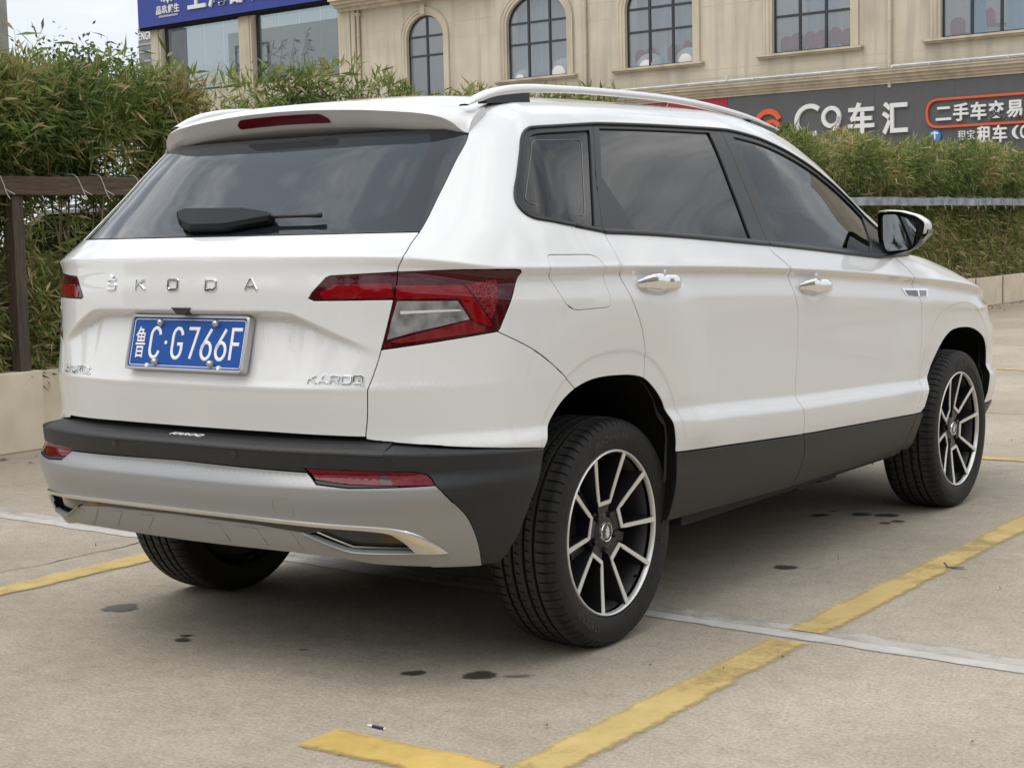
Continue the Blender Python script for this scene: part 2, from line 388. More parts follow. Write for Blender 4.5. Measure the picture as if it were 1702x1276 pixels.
    tri = P[f]; fl = (np.cross(tri[:, 1]-tri[:, 0], tri[:, 2]-tri[:, 0])*N[f[:, 0]]).sum(1) < 0
    f[fl] = f[fl][:, ::-1]
    mats = [m] if not isinstance(m, (list, tuple)) else list(m); mi = np.zeros(len(f), int)
    if inner: mi[inside(inner[0], c)] = inner[1]
    VV, NN, FF, MI = [P], [N], [f], [mi]; base = len(P)
    cnt = {}
    for tr in f:
        for a, b in ((tr[0], tr[1]), (tr[1], tr[2]), (tr[2], tr[0])):
            k = (min(a, b), max(a, b)); cnt.setdefault(k, []).append((a, b))
    bd = [x[0] for x in cnt.values() if len(x) == 1]
    if depth > 0 and bd:
        ids = sorted({i for a in bd for i in a}); rm = {j: k for k, j in enumerate(ids)}; I = np.array(ids)
        tn = np.zeros((len(P), 3))
        for a, b in bd:
            d = P[b]-P[a]; q = np.cross(d, N[a]); q /= np.linalg.norm(q)+1e-12; tn[a] += q; tn[b] += q
        q = tn[I]/(np.linalg.norm(tn[I], axis=1)[:, None]+1e-12)
        r = min(.0022, depth*.4)
        # small rolled edge, then the flange
        VV += [P[I]-N[I]*r*.35+q*r*.5, P[I]-N[I]*r*1.2+q*r*.7, P[I]-N[I]*depth+q*r*.7]
        NN += [N[I]*.7+q*.7, q, q]
        k = len(ids)
        for a, b in bd:
            a2, b2 = rm[a], rm[b]
            FF.append(np.array([(a, base+a2, base+b2), (a, base+b2, b)])); MI.append(np.zeros(2, int))
            for l in (0, 1):
                s0, s1 = base+l*k, base+(l+1)*k
                FF.append(np.array([(s0+a2, s1+a2, s1+b2), (s0+a2, s1+b2, s0+b2)])); MI.append(np.full(2, len(mats) if (l == 1 and lining is not None) else 0))  # lined panels: deep flange coloured dark to give the shade in the gaps
        base += 3*k
    if lining is not None:
        mats.append(lining); VV.append(P-N*depth); NN.append(-N); FF.append(f[:, ::-1]+base); MI.append(np.full(len(f), len(mats)-1))
    VV, NN, FF, MI = np.concatenate(VV), np.concatenate(NN), np.concatenate(FF), np.concatenate(MI)
    o = obj(name, VV, FF, mats, parent, True, MI, NN, label=label)
    if mirror:
        Mv = VV*[-1, 1, 1]; Mn = NN*[-1, 1, 1]
        o2 = obj(name, Mv, FF[:, ::-1], mats, parent if not callable(mirror) else mirror(), True, MI, Mn)
        return o, o2
    return o
def both(poly):
    """right half outline given from the middle line out and back: mirrored to a full outline"""
    P = np.asarray(poly, float); return np.concatenate([P, (P*[-1, 1])[::-1]])
def text_mesh(body, size=1.0, extrude=.02, bold=0.0, shear=0.0, space=1.0):
    cu = bpy.data.curves.new('lettering', 'FONT'); cu.body = body; cu.size = size; cu.extrude = extrude; cu.offset = bold; cu.shear = shear
    cu.space_character = space; cu.resolution_u = 4
    o = bpy.data.objects.new('lettering', cu); COL.objects.link(o); bpy.context.view_layer.update()
    me = bpy.data.meshes.new_from_object(o); V = np.array([v.co[:] for v in me.vertices]); F = [tuple(p.vertices) for p in me.polygons]
    bpy.data.objects.remove(o); bpy.data.curves.remove(cu); bpy.data.meshes.remove(me)
    return V, F
def fit(V, x0, x1, y0, y1):
    lo, hi = V.min(0), V.max(0); W = V.copy()
    W[:, 0] = x0+(V[:, 0]-lo[0])/(hi[0]-lo[0])*(x1-x0); W[:, 1] = y0+(V[:, 1]-lo[1])/(hi[1]-lo[1])*(y1-y0)
    return W
def stroke(mb, pts, w, fn, d0, d1, closed=False, mi=0, bev=.25):
    """a drawn line of width w as a raised bar with a narrower top; fn(u, v, d) -> 3D"""
    P = np.asarray(pts, float); n = len(P)
    L, R = [], []
    for i in range(n):
        a = P[i]-P[i-1] if (i > 0 or closed) else P[1]-P[0]; b = P[(i+1) % n]-P[i] if (i < n-1 or closed) else P[-1]-P[-2]
        a = a/(np.linalg.norm(a)+1e-12); b = b/(np.linalg.norm(b)+1e-12); t = a+b; t /= np.linalg.norm(t)+1e-12
        nn = np.array([-t[1], t[0]]); k = 1/max(.5, abs(nn @ np.array([-a[1], a[0]])))
        L.append(nn*k); 
    L = np.array(L); rows = [(-.5, d0), (-.5, d0+(d1-d0)*.6), (-.5+bev, d1), (.5-bev, d1), (.5, d0+(d1-d0)*.6), (.5, d0)]
    V = []
    for o, d in rows:
        for i in range(n): q = P[i]+L[i]*w*o; V.append(fn(q[0], q[1], d))
    F = []; m = n if closed else n-1
    for r in range(5):
        for i in range(m): j = (i+1) % n; F.append((r*n+i, r*n+j, (r+1)*n+j, (r+1)*n+i))
    if not closed: F += [tuple(r*n for r in range(6)), tuple(r*n+n-1 for r in range(5, -1, -1))]
    mb.add(V, F, mi)
def arc(cx, cy, rx, ry, a0, a1, n=10):
    return [(cx+rx*math.cos(math.radians(a0+(a1-a0)*i/n)), cy+ry*math.sin(math.radians(a0+(a1-a0)*i/n))) for i in range(n+1)]
# ------------------------------------------------------------------ materials
M_PAINT = simple('white_paint', (.70, .70, .692), .32, coat=1.0, spec=.2, coatr=.012); M_PAINT.node_tree.nodes['Principled BSDF'].inputs['Coat IOR'].default_value = 1.62
M_LINE = simple('dark_lining', (.010, .010, .010), .9, spec=.1)
M_BLACK = simple('black_plastic', (.018, .0185, .0195), .46, spec=.4, noise=.10, nscale=30, bump=.05)
M_TRIM = simple('satin_black_trim', (.016, .016, .017), .35, spec=.35)
M_GLOSSB = simple('gloss_black', (.008, .008, .009), .06, coat=.6)
M_SILVER = simple('silver_paint', (.30, .30, .30), .38, metal=.35, coat=.25)
M_CHROME = simple('chrome', (.82, .82, .82), .06, metal=1.0)
M_SATIN = simple('satin_metal', (.62, .61, .59), .28, metal=.9)
M_RUBBER = simple('tyre_rubber', (.016, .0155, .015), .62, spec=.3, noise=.25, nscale=60, bump=.08)
def _dust(m, r0, r1, c):
    """road dust that lies on the running surface of the tyre, by distance from the axle"""
    nt = m.node_tree; b = nt.nodes['Principled BSDF']; L = nt.links.new; t = nt.nodes.new('ShaderNodeTexCoord'); mp = nt.nodes.new('ShaderNodeMapping'); mp.inputs['Scale'].default_value = (0, 1, 1); L(t.outputs['Object'], mp.inputs['Vector'])
    ln = nt.nodes.new('ShaderNodeVectorMath'); ln.operation = 'LENGTH'; L(mp.outputs[0], ln.inputs[0]); n = nt.nodes.new('ShaderNodeTexNoise'); n.inputs['Scale'].default_value = 45; n.inputs['Detail'].default_value = 7; L(t.outputs['Object'], n.inputs['Vector'])
    mr = nt.nodes.new('ShaderNodeMapRange'); mr.inputs['From Min'].default_value = r0; mr.inputs['From Max'].default_value = r1; L(ln.outputs['Value'], mr.inputs['Value'])
    ml = nt.nodes.new('ShaderNodeMath'); ml.operation = 'MULTIPLY'; L(mr.outputs[0], ml.inputs[0]); L(n.outputs[0], ml.inputs[1])
    mx = nt.nodes.new('ShaderNodeMix'); mx.data_type = 'RGBA'; L(ml.outputs[0], mx.inputs[0]); src = b.inputs['Base Color'].links[0].from_socket; L(src, mx.inputs[6]); mx.inputs[7].default_value = (*c, 1); L(mx.outputs[2], b.inputs['Base Color'])
_dust(M_RUBBER, .3305, .3338, (.075, .070, .062))
M_RIMB = simple('rim_black', (.009, .009, .010), .30, coat=.25, spec=.3)
M_RIMS = simple('rim_machined', (.74, .735, .72), .36, metal=.6)
M_GLASS = glass('privacy_glass', (.018, .02, .021), ior=1.44)
M_GLASSF = glass('front_door_glass', (.05, .056, .056), ior=1.44)
M_GLASSR = glass('rear_window_glass', (.05, .056, .06), ior=1.66, painted_haze=.12, film=(.19, .245, .31))
M_FRIT = simple('black_frit', (.012, .014, .018), .05, spec=.8)
M_WSH = glass('windscreen_glass', (.6, .64, .62))
M_RED = simple('red_lens', (.12, .002, .005), .12, coat=.75, spec=.12)
M_REDB = simple('bright_red_lens', (.20, .0015, .005), .10, coat=.75, spec=.12)
M_REDD = simple('smoked_red_lens', (.055, .0018, .004), .10, coat=.75, spec=.12)
M_REDBAND = simple('rose_lens', (.17, .014, .016), .2, coat=.75, spec=.12, noise=.3, nscale=30)
M_CLEAR = simple('clear_lens', (.30, .305, .31), .15, metal=.4, coat=.75, spec=.12, noise=.6, nscale=22)
M_LAMPW = simple('white_light_bar', (.62, .63, .63), .2, coat=1.0)
M_REFL = simple('reflector_red', (.13, .002, .005), .12, coat=.5, spec=.1, noise=.12, nscale=60)
M_BLUE = simple('plate_blue', (.008, .070, .31), .4, coat=.1, spec=.2)
M_WHITEP = simple('plate_white', (.82, .83, .84), .4)
M_WIPE = simple('wiper_black', (.006, .006, .007), .30, spec=.12)
M_SCREW = simple('screw_steel', (.55, .53, .50), .35, metal=.9)
M_CABIN = simple('cabin_grey', (.05, .05, .05), .7)
M_SEAT = simple('seat_fabric', (.035, .034, .033), .8)
M_SHELF = simple('sill_guard_black', (.02, .02, .0215), .5, bump=.0)
def _ribs(m, sc):
    nt = m.node_tree; b = nt.nodes['Principled BSDF']; t = nt.nodes.new('ShaderNodeTexCoord'); w = nt.nodes.new('ShaderNodeTexWave')
    w.inputs['Scale'].default_value = sc; nt.links.new(t.outputs['Object'], w.inputs['Vector'])
    bp = nt.nodes.new('ShaderNodeBump'); bp.inputs['Strength'].default_value = .5; bp.inputs['Distance'].default_value = .0015
    nt.links.new(w.outputs[0], bp.inputs['Height']); nt.links.new(bp.outputs[0], b.inputs['Normal'])
_ribs(M_SHELF, 55)
def _facets(m, sc, strength=.6):
    """cut-glass facets moulded inside the lamp"""
    nt = m.node_tree; b = nt.nodes['Principled BSDF']; t = nt.nodes.new('ShaderNodeTexCoord'); v = nt.nodes.new('ShaderNodeTexVoronoi'); v.inputs['Scale'].default_value = sc
    v.feature = 'DISTANCE_TO_EDGE'; nt.links.new(t.outputs['Object'], v.inputs['Vector'])
    bp = nt.nodes.new('ShaderNodeBump'); bp.inputs['Strength'].default_value = strength; bp.inputs['Distance'].default_value = .006
    nt.links.new(v.outputs[0], bp.inputs['Height']); nt.links.new(bp.outputs[0], b.inputs['Normal'])
    r = nt.nodes.new('ShaderNodeValToRGB'); c = b.inputs['Base Color'].default_value[:3]
    r.color_ramp.elements[0].position = 0; r.color_ramp.elements[0].color = (min(1, c[0]*1.5), c[1]*14, c[2]*8, 1)
    r.color_ramp.elements[1].position = .09; r.color_ramp.elements[1].color = (c[0]*.55, c[1], c[2], 1)
    nt.links.new(v.outputs[0], r.inputs[0]); nt.links.new(r.outputs[0], b.inputs['Base Color'])
M_CRYST = simple('crystal_red_lens', (.22, .002, .005), .15, coat=.75, spec=.12); _facets(M_CRYST, 80)

# ------------------------------------------------------------------ the car
car = tag(empty('parked_suv', (0, 0, 0)), 'white suv with black and silver lower trim parked alone inside the yellow bay', 'car')
GAP = spline([(.5927, .6829), (.6065, .7471), (.6156, .8073)], 4).tolist() + spline([(.6308, .8484), (.6514, .9099), (.6850, 1.0374), (.7000, 1.110), (.7006, 1.1474)], 4).tolist() + \
      spline([(.7150, 1.1833), (.7324, 1.2105), (.7460, 1.2381), (.7754, 1.3089), (.8305, 1.3967), (.8971, 1.4751), (.9033, 1.504), (.9215, 1.5363), (.9233, 1.5573)], 5).tolist()
GAP = np.array(GAP)
def cut(C, z0, z1):
    """piece of the tailgate gap between two heights, bottom to top"""
    z = np.linspace(z0, z1, max(3, int(abs(z1-z0)/.008))); return np.stack([np.interp(z, C[:, 1], C[:, 0]), z], 1)
ZLT, ZLB = 1.1085, .9105      # lamp top and bottom at the gap
LT = [(.452, 1.045), (.462, 1.0605), (.503, 1.0975), (.5165, 1.102)]
WB = 1.2107
gl = cut(GAP, .6855, 1.0388); gm = cut(GAP, ZLT, WB)
half = [(0, .693), (.30, .690)] + gl.tolist() + [(.466, 1.0386), (.452, 1.045)] + LT[1:] + gm.tolist() + [(.4, WB), (0, WB)]
# the fold lines of the tailgate are edges of the mesh, so the recess keeps a crisp brow
tbw = np.linspace(0, .655, 110)
bw = np.array([brow_z(s_body(np.array(t), np.array(.95))[0])[0] for t in tbw])
BROW = np.concatenate([np.stack([-tbw, bw], 1)[::-1], np.stack([tbw, bw], 1)[1:]])
panel('tailgate', both(np.array(half)[1:-1]), M_PAINT, car, step=(.014, .0055), depth=.005, lining=M_LINE, gap=.0026, crease=[BROW+[0, d] for d in (.0020, -.0030, -.0090, -.0160, -.0260)]+[np.stack([np.linspace(-.63, .63, 120), np.full(120, z_)], 1) for z_ in (.8005, .806, .810, .8135, .8175, .8225)])
# inner halves of the lamps, on the tailgate
inner_l = spline(LT, 4).tolist() + cut(GAP, ZLT, 1.0388).tolist() + [(.466, 1.0386)]
Z_I = [(.485, 1.057), (.526, 1.078), (.682, 1.080), (.684, 1.043), (.491, 1.0435)]
inner_l_poly = np.array(spline(LT, 4).tolist() + cut(GAP, ZLT, 1.0388).tolist() + [(.466, 1.0386)])
for sgn in (1, -1):
    S = np.array([sgn, 1])
    lamp = panel('tail_lamp', rounded(inner_l_poly*S, .0), M_REDD, car, gap=.0025, off=-.001, depth=.02, step=(.012, .008))
    panel('light_bar', np.array(Z_I)*S, M_REDB, lamp, gap=0, off=.0006, depth=.002, step=(.012, .006))
# outer lamps on the wings
OUT = np.array(cut(GAP, ZLB, ZLT).tolist() + [(.86, 1.110), (1.010, 1.1065), (1.030, 1.104), (1.0385, 1.0965), (1.036, 1.088)] + [(.968, .955), (.9606, .9475)])
zones = [('light_bar', [(.692, 1.074), (.872, 1.070), (.940, .977), (.945, .962), (.899, .975), (.858, 1.039), (.692, 1.0405)], M_REDB),
         ('crystal', [(.877, 1.073), (.968, 1.081), (.966, 1.034), (.945, .980)], M_CRYST),
         ('clear_window', [(.695, 1.034), (.853, 1.030), (.884, .983), (.738, .955), (.668, .937), (.680, .985)], M_CLEAR),
         ('reflex_band', [(.673, .931), (.884, .979), (.927, .961), (.922, .950), (.702, .927)], M_REDBAND)]
for sgn in (1, -1):
    S = np.array([sgn, 1])
    lamp = panel('tail_lamp', OUT*S, M_REDD, car, gap=.0022, off=-.001, depth=.02, step=(.014, .009))
    for nm, zp, zm in zones:
        panel(nm, np.array(zp)*S, zm, lamp, gap=0, off=.0005, depth=.002, step=(.012, .007))
    panel('reverse_light', np.array([(.702, 1.0085), (.858, 1.0085), (.863, 1.0050), (.704, 1.0015)])*S, M_LAMPW, lamp, gap=0, off=.0016, depth=.002, step=(.02, .006))
# rear window
wtop = 1.497
rw = cut(GAP, WB+.0015, wtop)
clear = np.array([(.305, 1.2435), (.535, 1.244), (.599, 1.251), (.646, 1.273), (.680, 1.34), (.717, 1.429), (.728, 1.462), (.715, 1.482)])
panel('rear_window', both(rw), [M_FRIT, M_GLASSR], car, off=-.004, gap=.003, depth=.005, step=(.02, .012), inner=(densify(both(clear), .01), 1))
# ---- body side: rear wing, pillars and cant rail in one pressing
YN = lambda y: y - YC + T1
def zedge(t): y = ynom(np.atleast_1d(t)); return z_dlo(y)+ED(y)
tt = np.linspace(.9233, YN(2.33), 90); EDGE = np.stack([tt, np.minimum(zedge(tt)-.003, 9)], 1)
td = np.linspace(1.693, YN(2.24), 60); DLO_T = np.stack([td, z_dlo(ynom(td))], 1)
DLO_Q = np.array(rounded([(1.4473, 1.2016), (1.28, 1.2215), (1.080, 1.2445), (1.0365, 1.3009), (1.191, 1.465), (1.270, 1.4935), (1.693, 1.5213)], [0, .05, .055, .07, 0.05, .05, 0], 6))
RDB = np.concatenate([spline([(1.4473, 1.2016), (1.4490, 1.178), (1.4615, 1.103)], 4), spline([(1.4645, 1.0876), (1.5150, 1.005), (1.5699, .9245), (1.6010, .845), (1.6045, .7720)], 5)])
ARCH = spline([(1.0823, .6305), (1.1120, .680), (1.1460, .7180), (1.1900, .7510), (1.2426, .7750), (1.3138, .7910), (1.3780, .7950), (1.4537, .7930), (1.5412, .7860), (1.6045, .7720), (1.6607, .7390), (1.7061, .6980), (1.7380, .6520), (1.7600, .6000), (1.7792, .5334), (1.7840, .44), (1.7600, .31)], 4)
SEAM = spline([(.9606, .9475), (1.06, .898), (1.1425, .8466), (1.2000, .8080), (1.2426, .7750)], 4)
ia = lambda C, p: int(np.argmin(np.hypot(C[:, 0]-p[0], C[:, 1]-p[1])))
a_seam, a_rdb, a_clad = ia(ARCH, (1.2426, .7750)), ia(ARCH, (1.6045, .7720)), ia(ARCH, (1.7792, .5334))
SIDE = np.concatenate([cut(GAP, ZLT, 1.5573), EDGE[1:], [(YN(2.36), 1.10), (YN(2.27), 1.13)], DLO_T[::-1], DLO_Q[::-1][1:], RDB[1:], ARCH[a_seam:a_rdb][::-1], SEAM[::-1][1:],
                       [(.968, .955), (1.036, 1.088), (1.0385, 1.0965), (1.030, 1.104), (1.010, 1.1065), (.86, 1.110)]])
FUEL = rounded([(1.1264, 1.1420), (1.350, 1.1380), (1.385, 1.085), (1.4060, .9895), (1.2000, .9895), (1.1580, 1.060), (1.1300, 1.1000)], [.012, .05, .05, .025, .05, .03, .02], 5)
panel('side_panel', SIDE, M_PAINT, car, holes=[FUEL], gap=.0026, hgap=.0018, step=(.022, .008), lining=M_LINE, mirror=True)
panel('fuel_flap', FUEL, M_PAINT, car, step=(.02, .008), lining=M_LINE, gap=.0024)
# white corner below the lamps
zq = lambda t: np.interp(t, [.59, .80, 1.0, 1.085], [.6785, .658, .640, .6315])
tb = np.linspace(.5935, 1.081, 14)
CORNER = np.concatenate([cut(GAP, .6795, ZLB), [(.9606, .9475)], SEAM[1:], ARCH[:a_seam][::-1], np.stack([tb, zq(tb)], 1)[::-1][1:-1]])
panel('bumper_corner', CORNER, M_PAINT, car, gap=.0026, step=(.018, .007), lining=M_LINE, mirror=True)
# ---- doors
BP = np.concatenate([spline([(2.4650, 1.1455), (2.4600, 1.1257), (2.5000, 1.094), (2.5481, 1.0573), (2.5560, 1.0417)], 4), spline([(2.5800, .995), (2.6180, .9078), (2.6240, .78), (2.6064, .6272)], 4), spline([(2.6160, .59), (2.6375, .5500), (2.6435, .4880)], 4)])
BPL = spline([(2.6435, .4880), (2.672, .4275), (2.660, .365), (2.6289, .3088)], 4)
tbelt = np.linspace(1.4473, 3.3728, 40); BELT = np.stack([tbelt, z_belt(ynom(tbelt))], 1)
BELT[:, 1] += np.interp(BELT[:, 0], [1.4473, 2.4636, 3.3728], [1.2016-BELT[0, 1], 1.1465-np.interp(2.4636, BELT[:, 0], BELT[:, 1]), 1.0799-BELT[-1, 1]])
belt = lambda t: np.interp(t, BELT[:, 0], BELT[:, 1])
ZC = lambda t: np.interp(ynom(np.atleast_1d(t)), [-.4, .28, 1.14, 2.28, 3.5], [.56, .533, .487, .444, .43])
tr_ = np.linspace(1.450, 2.463, 24); tc_ = np.linspace(1.7792, 2.6435, 16)
RDOOR = np.concatenate([RDB, ARCH[a_rdb:a_clad+1], np.stack([tc_, ZC(tc_)], 1)[1:], BP[::-1], np.stack([tr_, belt(tr_)-.004], 1)[::-1]])
o1, o2 = panel('rear_door', RDOOR, M_PAINT, car, step=(.022, .008), lining=M_LINE, mirror=True)
FD = np.concatenate([spline([(3.5300, 1.079), (3.5850, 1.045), (3.6448, 1.0025)], 4), spline([(3.6470, .9817), (3.7200, .880), (3.7400, .75), (3.7367, .6115), (3.7180, .52), (3.6900, .4480)], 5)])
FDL = spline([(3.6900, .4480), (3.665, .40), (3.620, .31)], 4)
tf_ = np.linspace(2.466, 3.53, 24); tg_ = np.linspace(2.6435, 3.69, 16)
zbf = lambda t: np.interp(t, [2.4, 3.3728, 3.53], [0, 0, 0])+np.where(t < 3.3728, belt(t), 1.0799+(t-3.3728)*.004)
FDOOR = np.concatenate([BP, np.stack([tg_, ZC(tg_)], 1)[1:], FD[::-1][1:], np.stack([tf_, zbf(tf_)-.004], 1)[::-1][1:]])
f1, f2 = panel('front_door', FDOOR, M_PAINT, car, step=(.022, .008), lining=M_LINE, mirror=True)
# black cladding along the sills
zs = lambda t: np.interp(ynom(np.atleast_1d(t)), [.2, 1.1, 2.3], [.327, .305, .294])
ts_ = np.linspace(1.757, 2.6289, 16); tu_ = np.linspace(2.6289, 3.62, 16)
C1 = np.concatenate([ARCH[a_clad:-1], np.stack([ts_, zs(ts_)], 1), BPL[::-1][1:], np.stack([tc_, ZC(tc_)-.001], 1)[::-1][1:-1]])
panel('sill_cladding', C1, M_BLACK, car, off=.004, step=(.022, .01), lining=M_LINE, mirror=True, depth=.02)
C2 = np.concatenate([BPL, np.stack([tu_, zs(tu_)], 1)[1:], FDL[::-1][1:], np.stack([tg_, ZC(tg_)-.001], 1)[::-1][1:-1]])
panel('sill_cladding', C2, M_BLACK, car, off=.004, step=(.022, .01), lining=M_LINE, mirror=True, depth=.02)
# front wing, with the black lower piece
ARCHF = spline([(3.725, .300), (3.740, .380), (3.7626, .4494), (3.8000, .5080), (3.8595, .5780), (3.9378, .6550), (4.0057, .7060), (4.1098, .7470), (4.1940, .7550), (4.3160, .7520), (4.4040, .7400), (4.4900, .7130), (4.5520, .6750), (4.5900, .6210), (4.5900, .5540), (4.5750, .4870), (4.5600, .40)], 4)
i_c = ia(ARCHF, (3.7626, .4494))
TFT = np.linspace(3.53, 5.0, 60); FTOP = np.stack([TFT, z_belt(ynom(TFT))+.004], 1); FTOP[0, 1] = 1.079
tw = np.linspace(4.61, 5.0, 6)
WING = np.concatenate([FD, [(3.735, .4478)], ARCHF[i_c+1:], [(5.0, .40)], FTOP[::-1][:-1]])
panel('front_wing', WING, M_PAINT, car, step=(.022, .008), lining=M_LINE, mirror=True)
C3 = np.concatenate([FDL, [(3.70, .302)], ARCHF[1:i_c], [(3.755, .4465), (3.692, .4470)]])
panel('wing_cladding', C3, M_BLACK, car, off=.004, step=(.02, .01), depth=.02, mirror=True)
# front bumper closes the nose
NB = [(5.0, .40), (T3-.002, .40), (T3-.002, .875), (5.3, .885)] + FTOP[-1:].tolist()
panel('front_bumper', NB, M_PAINT, car, step=(.03, .03), lining=M_LINE, mirror=True)
panel('front_lip', [(4.600, .27), (T3-.002, .24), (T3-.002, .398), (4.565, .398)], M_BLACK, car, off=.006, step=(.03, .03), depth=.02, mirror=True)
# ---- side windows: black surrounds with panes set a little deeper
def arc_top(t0, t1, dz, n=16): t = np.linspace(t0, t1, n); return np.stack([t, z_dlo(ynom(t))-dz], 1)
GQ = rounded([(1.418, 1.2135), (1.130, 1.249), (1.082, 1.288), (1.0835, 1.322), (1.243, 1.461), (1.300, 1.4770), (1.6560, 1.5005)], [.006, .05, .03, .03, .05, .03, .006], 5)
GR = np.concatenate([[(1.7115, 1.5065), (1.555, 1.330), (1.560, 1.2065)], [(2.360, 1.1635)], arc_top(1.72, 2.398, .0135, 10)[::-1]])
GR = np.array([(1.7115, 1.5075)] + [(1.585, 1.36), (1.630, 1.2035), (2.3590, 1.1635)] + arc_top(1.73, 2.3985, .0140, 10)[::-1].tolist())
sep1 = spline([(1.4473, 1.2016), (1.56, 1.365), (1.693, 1.5213)], 6)
sep2 = np.array([(2.4650, 1.1455), (2.4845, 1.5315)])
tq = np.linspace(1.4473, 2.465, 20)
QF = np.concatenate([DLO_Q[::-1], sep1[1:-1]])
RF = np.concatenate([sep1, arc_top(1.70, 2.4845, 0, 18), sep2[::-1][1:], np.stack([tq, belt(tq)-.002], 1)[::-1][1:-1]])
gf_top = arc_top(2.5570, YN(2.06), .021, 26)
GF = np.concatenate([[(2.5440, 1.1535)], [(3.3300, 1.1005), (3.3950, 1.125)], gf_top[::-1]])
tf2 = np.linspace(2.468, 3.3728, 18)
FF_ = np.concatenate([sep2, arc_top(2.49, YN(2.24), 0, 40), [(3.70, 1.095), (3.53, 1.080)], np.stack([tf2, belt(tf2)-.002], 1)[::-1]])
for nm, fr, gl_, gm_ in (('rear_quarter_window', QF, GQ, M_GLASS), ('rear_door_window', RF, GR, M_GLASS), ('front_door_window', FF_, GF, M_GLASSF)):
    w1, w2 = panel(nm, fr, M_TRIM, car, off=-.001, gap=.0015, hgap=0.0, depth=.016, holes=[gl_], step=(.03, .012), mirror=True)
    for w, s_ in ((w1, 1), (w2, -1)):
        panel('pane', np.array(gl_)*[s_, 1], gm_, w, off=-.0075, gap=-.004, depth=.004, step=(.03, .03))
# belt moulding, slightly proud, and the upper bead round the windows
for a, b in ((1.449, 2.4615), (2.4675, 3.72)):
    t = np.linspace(a, b, 40); zz = np.where(t < 3.3728, belt(np.minimum(t, 3.3728)), 1.0799+(t-3.3728)*.004); zz = zz-.002
    for s_ in (1, -1):
        mb = MB(); rings = []
        for dz, do in ((-.008, .001), (-.006, .006), (.006, .006), (.009, .001)):
            P, N = frames(s_body, t*s_, zz+dz); rings.append(P+N*do)
        mb.grid(np.array(rings), flip=(s_ < 0)); mb.build('belt_moulding', M_TRIM, car, smooth=True)
for s_ in (1, -1):
    C = np.array([(1.300, 1.2192), (1.34, 1.2146), (1.38, 1.2100), (1.42, 1.2050), (1.4560, 1.2005)]); P, N = frames(s_body, C[:, 0]*s_, C[:, 1]-.002); mb = MB(); mb.tube(P+N*.001, .0065, 6); mb.build('window_bead', M_TRIM, car, smooth=True)
    C = np.concatenate([DLO_Q[1:-1], arc_top(1.70, YN(2.25), 0, 50)])
    P, N = frames(s_body, C[:, 0]*s_, C[:, 1]-.002); mb = MB(); mb.tube(P+N*.002, .0048, 6); mb.build('window_bead', M_TRIM, car, smooth=True)
# thin printed line on the quarter glass
QL = rounded([(1.400, 1.246), (1.118, 1.284), (1.100, 1.300), (1.262, 1.448), (1.306, 1.462), (1.590, 1.472)], [.02, .02, .02, .03, .03, .03], 5)
P, N = frames(s_body, QL[:, 0], QL[:, 1]); mb = MB(); mb.tube(np.concatenate([P-N*.0065, (P-N*.0065)[:1]]), .0011, 4)
mb.build('heater_line', simple('pale_print', (.18, .175, .16), .5), bpy.data.objects['rear_quarter_window'])
# ---- roof, spoiler, bonnet, windscreen
tr = np.linspace(YN(-.28)+.0, YN(2.30), 60)
def roof_pt(t, u):
    E = s_body(np.array(t), zedge(t)[0]-.006); y = E[1]
    crown = np.interp(y, [-.4, 0, .8, 1.4, 2.0, 2.4], [.042, .044, .040, .037, .05, .07])
    yy = y - (.10*(1-u*u) if y < 0 else 0)*min(1, max(0, -y/.2)) + (np.interp(y, [.9, 1.3, 1.9, 2.3], [0, .0, .12, .16])*(1-u*u))
    return (E[0]*u, yy, E[2]+crown*(1-abs(u)**3.0))
us = np.linspace(-1, 1, 41)
ROOF_T = np.concatenate([[.945], np.linspace(.97, YN(1.45), 44)])
mb = MB(); mb.grid([[roof_pt(t, u) for u in us] for t in ROOF_T], flip=True)
mb.grid([[np.array(roof_pt(t, u))-(0, 0, .03) for u in us] for t in ROOF_T], mi=1)
mb.build('roof', [M_PAINT, M_CABIN], car, smooth=True)
WT = np.linspace(YN(1.46), YN(2.30), 24)
mb = MB(); mb.grid([[roof_pt(t, u) for u in us*.985] for t in WT], flip=True); mb.build('windscreen', M_WSH, car, smooth=True)
# bonnet
HT = np.concatenate([np.linspace(YN(2.02), 5.0, 40)])
def hood_pt(t, u):
    E = s_body(np.array(t), z_belt(ynom(np.atleast_1d(t)))[0]-.002); y = E[1]
    return (E[0]*u, y + np.interp(y, [2.0, 2.3, 3.2], [0.16, .14, .26])*(1-u*u), E[2] + np.interp(y, [2, 2.4, 3.0, 3.4], [.035, .05, .075, .02])*(1-abs(u)**3) + .012*smooth(.5, .75, abs(u))*smooth(1.0, .85, abs(u)))
mb = MB(); mb.grid([[hood_pt(t, u) for u in us] for t in HT], flip=True); mb.build('bonnet', M_PAINT, car, smooth=True)
n0 = [hood_pt(5.0, u) for u in us]; mb = MB()
mb.grid([n0, [(p[0]*.98, p[1]+.03, p[2]-.05) for p in n0], [(p[0]*.97, p[1]+.03, .42) for p in n0]], flip=True); mb.build('grille', M_GLOSSB, car, smooth=True)
